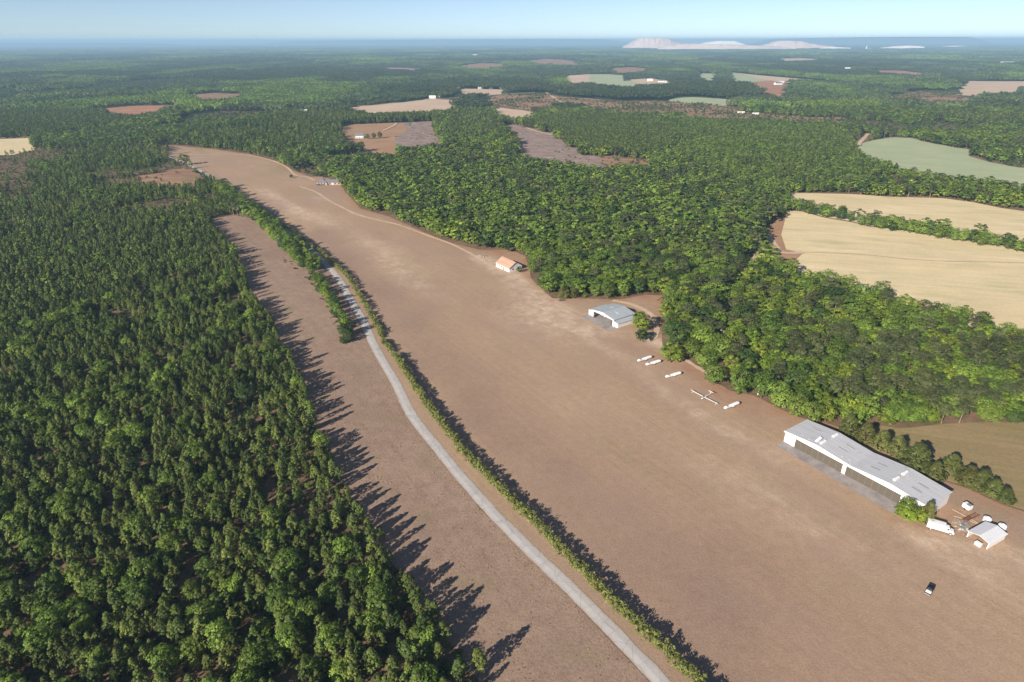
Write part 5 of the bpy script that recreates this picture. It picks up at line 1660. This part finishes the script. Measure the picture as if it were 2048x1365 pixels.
pole((1443, 692), 9.0, "grey lamp pole with a short arm standing among the trees above the trailers", True)
pole((1703, 818), 8.5, "pale utility pole at the edge of the pines behind the long hangar")
pole((1568, 428), 9.0, "utility pole at the top corner of the straw field", None)
pole((1478, 560), 9.0, "utility pole beside the dirt road through the woods", None)
pole((1462, 600), 8.5, "utility pole nearest the bend of the dirt road in the woods", None)
sg = thing("post", "short white post at the woods edge behind the trailer by the glider", "post", (*G(1515.5, 790), 0), 0)
MB().box(-.18, -.18, 0, .18, .18, 2.0).put("shaft", M["house_white"], sg)
MB().prism([(-.22, 2.0), (.22, 2.0), (0, 2.25)], -.22, .22).put("cap", M["house_white"], sg)
for q, bp in enumerate(((1120, 602.5), (1126, 602))):
    t = thing("picnic_bench", ["dark low bench on the red soil, the one nearer the orange roofed house", "dark low bench on the red soil, the one nearer the small hangar"][q], "bench", (*G(*bp), .04), .6)
    MB().box(-.9, -.35, .68, .9, .35, .76).put("top", M["matt_dark"], t)
    for s in (-1, 1):
        MB().box(-.9, s * .8 - .14, .42, .9, s * .8 + .14, .48).put("seat", M["matt_dark"], t)
        MB().box(s * .6 - .06, -.78, 0, s * .6 + .06, .78, .1).box(s * .6 - .06, -.1, .1, s * .6 + .06, .1, .68).put("leg", M["matt_dark"], t)
for q in range(5):
    p = G(958 + 3.5 * q, 513 + .4 * (q % 2))
    t = thing("timber_stack", ["low heap of pale timber left of the orange roofed house"][0], "timber", (*p, .04), .4 * q, "pale timber beside the orange roofed house")
    MB().box(-1.3, -.3, 0, 1.3, .3, .35).box(-1.0, -.2, .352, 1.1, .2, .6).put("plank", M["pale_wood"], t)
t = thing("propane_tank", "white round topped tank at the end of the bare yard behind the small hangar", "tank", (*G(1333, 597), 0), 0)
MB().lathe([(.05, .2), (.5, .25), (.75, .6), (.75, 1.5), (.5, 1.9), (.05, 2.0)], n=20).put("body", M["clean_white"], t, True)
MB().box(-.5, -.5, 0, .5, .5, .22).put("foot", M["grey_steel"], t)

# ---- far buildings
def far_house(px, L, D, H, a, wall, roof, label, cat="house", nm="farm_house"):
    p = G(*px)
    h = thing(nm, label, cat, (*p, 0), a)
    MB().box(-L / 2, -D / 2, -.5, L / 2, D / 2, H).prism([(-D / 2 + .02, H), (D / 2 - .02, H), (0, H + D * .28)], -L / 2 + .01, L / 2 - .01, "x").put("wall", M[wall], h)
    MB().prism([(-D / 2 - .4, H - .2), (0, H + D * .3), (D / 2 + .4, H - .2), (D / 2 + .4, H + .05), (0, H + D * .3 + .3), (-D / 2 - .4, H + .05)], -L / 2 - .4, L / 2 + .4, "x").put("roof", M[roof], h)
    for x in (-L * .3, 0, L * .3):
        MB().box(x - .7, -D / 2 - .08, 1.0, x + .7, -D / 2 + .02, min(H - .3, 2.4)).put("window", M["glass"], h)


for px, L, D, H, a, wl_, rf_, lb in (
        ((865, 197), 18, 10, 4, .1, "house_white", "white", "long white farm building at the end of the pale ploughed field"), ((877, 195), 12, 9, 4, .3, "house_white", "shingle", "white house with a grey roof by the pale ploughed field"),
        ((915, 178), 16, 10, 4.5, 0, "house_white", "white", "white shed at the left corner of the far pale field"), ((962, 177.5), 18, 12, 7, .2, "house_white", "white", "bright white barn behind the far pale field"),
        ((982, 178), 12, 8, 3.5, .1, "house_white", "shingle", "small white house between the barn and the field corner"), ((1004, 177.5), 12, 10, 7, .5, "house_white", "white", "white building at the right end of the far farmyard"),
        ((1300, 163), 20, 12, 5, .2, "house_white", "white", "white farm building left of the far red yard"), ((1322, 165), 22, 12, 5, -.1, "house_white", "shingle", "farmhouse beside the far red yard"), ((1334, 166), 14, 10, 4, .3, "house_white", "tile", "small reddish roofed house in the far yard"),
        ((1556, 170), 26, 14, 5, .15, "house_white", "shingle", "pale farmhouse on the brown far field"), ((1563, 167), 14, 9, 4, .3, "house_white", "white", "white outbuilding behind the pale farmhouse"),
        ((1865, 163), 46, 14, 6, .05, "house_white", "white", "long white barn among the far trees at the right"), ((1850, 165), 14, 10, 5, .1, "house_white", "shingle", "house left of the long far barn"), ((1822, 169), 14, 10, 5, .4, "house_white", "white", "small white house in the far trees"),
        ((1808, 169), 12, 10, 5, .4, "house_white", "white", "smaller white house left of its neighbour in the far trees"), ((2013, 129.5), 90, 25, 9, .05, "house_white", "white", "very long white shed far off near the right edge"), ((1697, 140), 40, 14, 7, 0, "house_white", "white", "white shed far off above the green field"),
        ((31, 143), 30, 18, 9, .2, "house_white", "white", "white building far off at the left"), ((951, 114), 60, 30, 12, .2, "house_white", "white", "white building on the far wooded plain"), ((262, 116), 90, 20, 8, 0, "house_white", "white", "pale long building far off at the left"),
        ((605, 228), 24, 12, 5, .1, "house_white", "white", "pale building in a gap of the pine belt"), ((1364, 290), 9, 6, 3, .4, "house_white", "white", "tiny white shack by the logged clearing")):
    far_house(px, L, D, H, a, wl_, rf_, lb)
for px, L, lb in (((1482, 227.5), 15, "white mobile home nearer the green field in the reddish clearing"), ((1511, 230), 13, "white mobile home farther along the reddish clearing")):
    p = G(*px)
    t = thing("mobile_home", lb, "mobile home", (*p, .4), .05)
    MB().box(-L / 2, -2, .6, L / 2, 2, 3.6).put("wall", M["house_white"], t)
    MB().prism([(-2.2, 3.6), (2.2, 3.6), (0, 4.1)], -L / 2 - .2, L / 2 + .2, "x").put("roof", M["white"], t)
    for x in (-L * .3, 0, L * .3):
        MB().box(x - .6, -2.06, 1.6, x + .6, -1.98, 2.7).put("window", M["glass"], t)

# ---- water tower, masts and the mine on the skyline
wt = G(553.5, 97.5)
t = thing("water_tower", "white water tower standing above the woods near the skyline", "water tower", (*wt, 0), 0)
MB().lathe([(.5, 0), (3.0, .5), (2.6, 30), (7, 36), (10.5, 42), (11, 46), (8, 51), (.5, 53)], n=24).put("tank", M["clean_white"], t, True)
MB().lathe([(.1, 0), (.4, 0), (.4, 3), (.1, 3)], c=(0, 0, 53), n=8).put("vent", M["grey_steel"], t)
M["spoil"] = m_field("pale quarry spoil", (.70, .60, .53), (.55, .40, .33), (.44, .30, .25), .6, .02, 0, 1.2, .12)
M["quarry_white"] = m_field("white quarry face", (.82, .78, .74), (.70, .62, .56), None, 0, .03, 0, 1.0, .08)


def mound(nm, label, x0, x1, ybase, tops, mat, depth=.5, seed=0, ragged=.22):
    """a long spoil heap: tops = [(photo x, photo y of the crest)]"""
    D = G(1024, ybase)[1]
    Xa, Xb = G(x0, ybase)[0], G(x1, ybase)[0]
    n, m_ = 90, 14
    tx = [G(p[0], ybase)[0] for p in tops]
    ppm = D / F_PX
    tz = [max(2.0, (ybase - p[1]) * ppm * 1.02) for p in tops]
    wdt = (Xb - Xa) * depth
    vs, fs = [], []
    for j in range(m_ + 1):
        v = j / m_
        prof = math.sin(math.pi * min(1.0, v * 1.0)) ** .8 if 0 < v < 1 else 0
        prof = min(1.0, prof * 1.35)
        for i in range(n + 1):
            u = i / n
            X = Xa + (Xb - Xa) * u
            h = np.interp(X, tx, tz)
            Y = D + wdt * v
            k = 1 + ragged * (float(fbm(X, Y * .6, 75, seed, 4)) - .5) * 2
            st_ = 18.0
            h = h if mat is M['quarry_white'] else .45 * h + .55 * (math.floor(h * prof * k / st_) + min(1, (h * prof * k / st_ % 1) * 2.2)) * st_ / max(.25, prof * k)
            h = min(h, float(np.interp(X, tx, tz)) / max(.3, prof * k))
            vs.append((X, Y, -2 + (h + 2) * prof * k * min(1, u * 12) ** .6 * min(1, (1 - u) * 12) ** .6))
    for j in range(m_):
        for i in range(n):
            a = j * (n + 1) + i
            fs.append((a, a + 1, a + n + 2, a + n + 1))
    o = MB().add(vs, fs).put(nm, mat)
    return tag(o, label, "spoil heap", None, "structure")


mound("hill", "tall pale pinkish quarry spoil heap at the left of the skyline mine", 1254, 1400, 99.5, [(1254, 99), (1270, 92), (1295, 81.5), (1340, 81), (1360, 85), (1380, 90), (1400, 97)], M["spoil"], .6, 1)
mound("hill", "low reddish quarry spoil running along the foot of the mine", 1330, 1640, 102.0, [(1330, 94), (1400, 91), (1440, 92), (1500, 93), (1560, 95), (1600, 96), (1640, 99)], M["spoil"], .2, 2)
mound("hill", "bright white quarry heap in the middle of the mine", 1405, 1535, 98.5, [(1405, 94), (1440, 88), (1465, 86), (1500, 86.5), (1520, 91), (1535, 94)], M["quarry_white"], .3, 3, .04)
mound("hill", "rounded pale quarry heap at the right of the mine", 1555, 1740, 100.5, [(1555, 97), (1585, 90), (1605, 86.5), (1645, 87), (1670, 91), (1700, 94), (1740, 96)], M["spoil"], .3, 4)
mound("hill", "thin white quarry bench right of the large heaps", 1690, 1765, 101.5, [(1690, 98), (1720, 97), (1765, 98.5)], M["quarry_white"], .3, 5, .05)
mound("hill", "white quarry bench standing apart toward the right edge", 1832, 1945, 101.5, [(1832, 99), (1870, 96), (1900, 95), (1930, 96), (1945, 99)], M["quarry_white"], .3, 6, .05)
mound("hill", "small white quarry patch at the right edge of the skyline", 2010, 2075, 97.5, [(2010, 95.5), (2040, 94.5), (2075, 95)], M["quarry_white"], .3, 7, .05)
for q, (px_, hh) in enumerate((((1732, 101), 62), ((1700, 99), 26))):
    p = G(*px_)
    t = thing("plant_silo", ["pale silo tower of the quarry plant right of the heaps", "lower quarry plant block beside the silo tower"][q], "silo", (*p, 0), 0)
    MB().lathe([(.5, 0), (9, 0), (9, hh * .85), (4, hh), (.5, hh)], n=16).put("body", M["clean_white"], t)
    MB().box(20, -12, 0, 70, 12, hh * .35).put("shed", M["white"], t)
# low wooded ridges that make the skyline uneven
for q, (xa, xb, yb, tp) in enumerate((((1600), 2300, 91.0, [(1600, 83), (1700, 81.2), (1800, 80), (1950, 79.1), (2048, 79.0), (2300, 79.5)]), (-250, 420, 92.5, [(-250, 86), (0, 85.6), (150, 86.2), (300, 87), (420, 89)]), (560, 1300, 90.0, [(560, 85), (700, 82.2), (900, 81.0), (1100, 80.6), (1300, 82.0)]))):
    mound("hills", ["long low wooded ridge on the skyline at the right", "low wooded ridge on the skyline at the left", "faint wooded ridge on the skyline in the middle"][q], xa, xb, yb, tp, M["wood_floor"], .25, 20 + q, .05)["category"] = "ridge"
# ------------------------------------------------------------------ daylight
SUN_EL, SUN_AZ = R(25.6), R(42.0)      # light travels toward +Y turned 42 degrees to +X
sun_d = bpy.data.lights.new("sun", "SUN")
sun = bpy.data.objects.new("sun", sun_d)
COL.objects.link(sun)
sun_d.energy = 4.6
sun_d.angle = R(0.53)
sun_d.color = (1.0, 0.90, 0.77)
travel = Vector((math.sin(SUN_AZ) * math.cos(SUN_EL), math.cos(SUN_AZ) * math.cos(SUN_EL), -math.sin(SUN_EL)))
sun.rotation_euler = travel.to_track_quat("-Z", "Y").to_euler()
sun.location = (-200, -200, 300)
world = bpy.data.worlds.new("World")
SC.world = world
world.use_nodes = True
nt = world.node_tree
sky = nt.nodes.new("ShaderNodeTexSky")
sky.sky_type = "NISHITA"
sky.sun_disc = False
sky.sun_elevation = SUN_EL
sky.sun_rotation = SUN_AZ + math.pi
sky.altitude = 2500
sky.air_density = 0.8
sky.dust_density = 0.1
sky.ozone_density = 4.0
bg = next(n for n in nt.nodes if n.type == "BACKGROUND")
hs = nt.nodes.new("ShaderNodeHueSaturation")
hs.inputs["Saturation"].default_value = 0.82
nt.links.new(sky.outputs[0], hs.inputs["Color"])
nt.links.new(hs.outputs[0], bg.inputs[0])
bg.inputs[1].default_value = 0.062

# haze: one closed box of even thin air round camera and land
hz = NT("thin summer haze")
pv = hz.n("ShaderNodeVolumePrincipled")
pv.inputs["Color"].default_value = (0.46, 0.73, 1.0, 1)
pv.inputs["Density"].default_value = 9.0e-5
pv.inputs["Anisotropy"].default_value = 0.0
hz.l(pv.outputs[0], hz.out.inputs["Volume"])
B2 = 47000.0
tag(MB().box(-B2, -B2, -2.0, B2, B2, 200.0).put("haze", hz.m), "thin bluish haze lying over the whole wooded plain", "haze", None, "stuff")

SC.view_settings.view_transform = "Standard"
SC.view_settings.look = "None"
SC.view_settings.exposure = 0.93
SC.view_settings.gamma = 1.0
cy = SC.cycles
cy.max_bounces = 5
cy.diffuse_bounces = 3
cy.glossy_bounces = 2
cy.transmission_bounces = 3
cy.transparent_max_bounces = 4
cy.volume_bounces = 0
cy.caustics_reflective = cy.caustics_refractive = False
cy.use_denoising = True
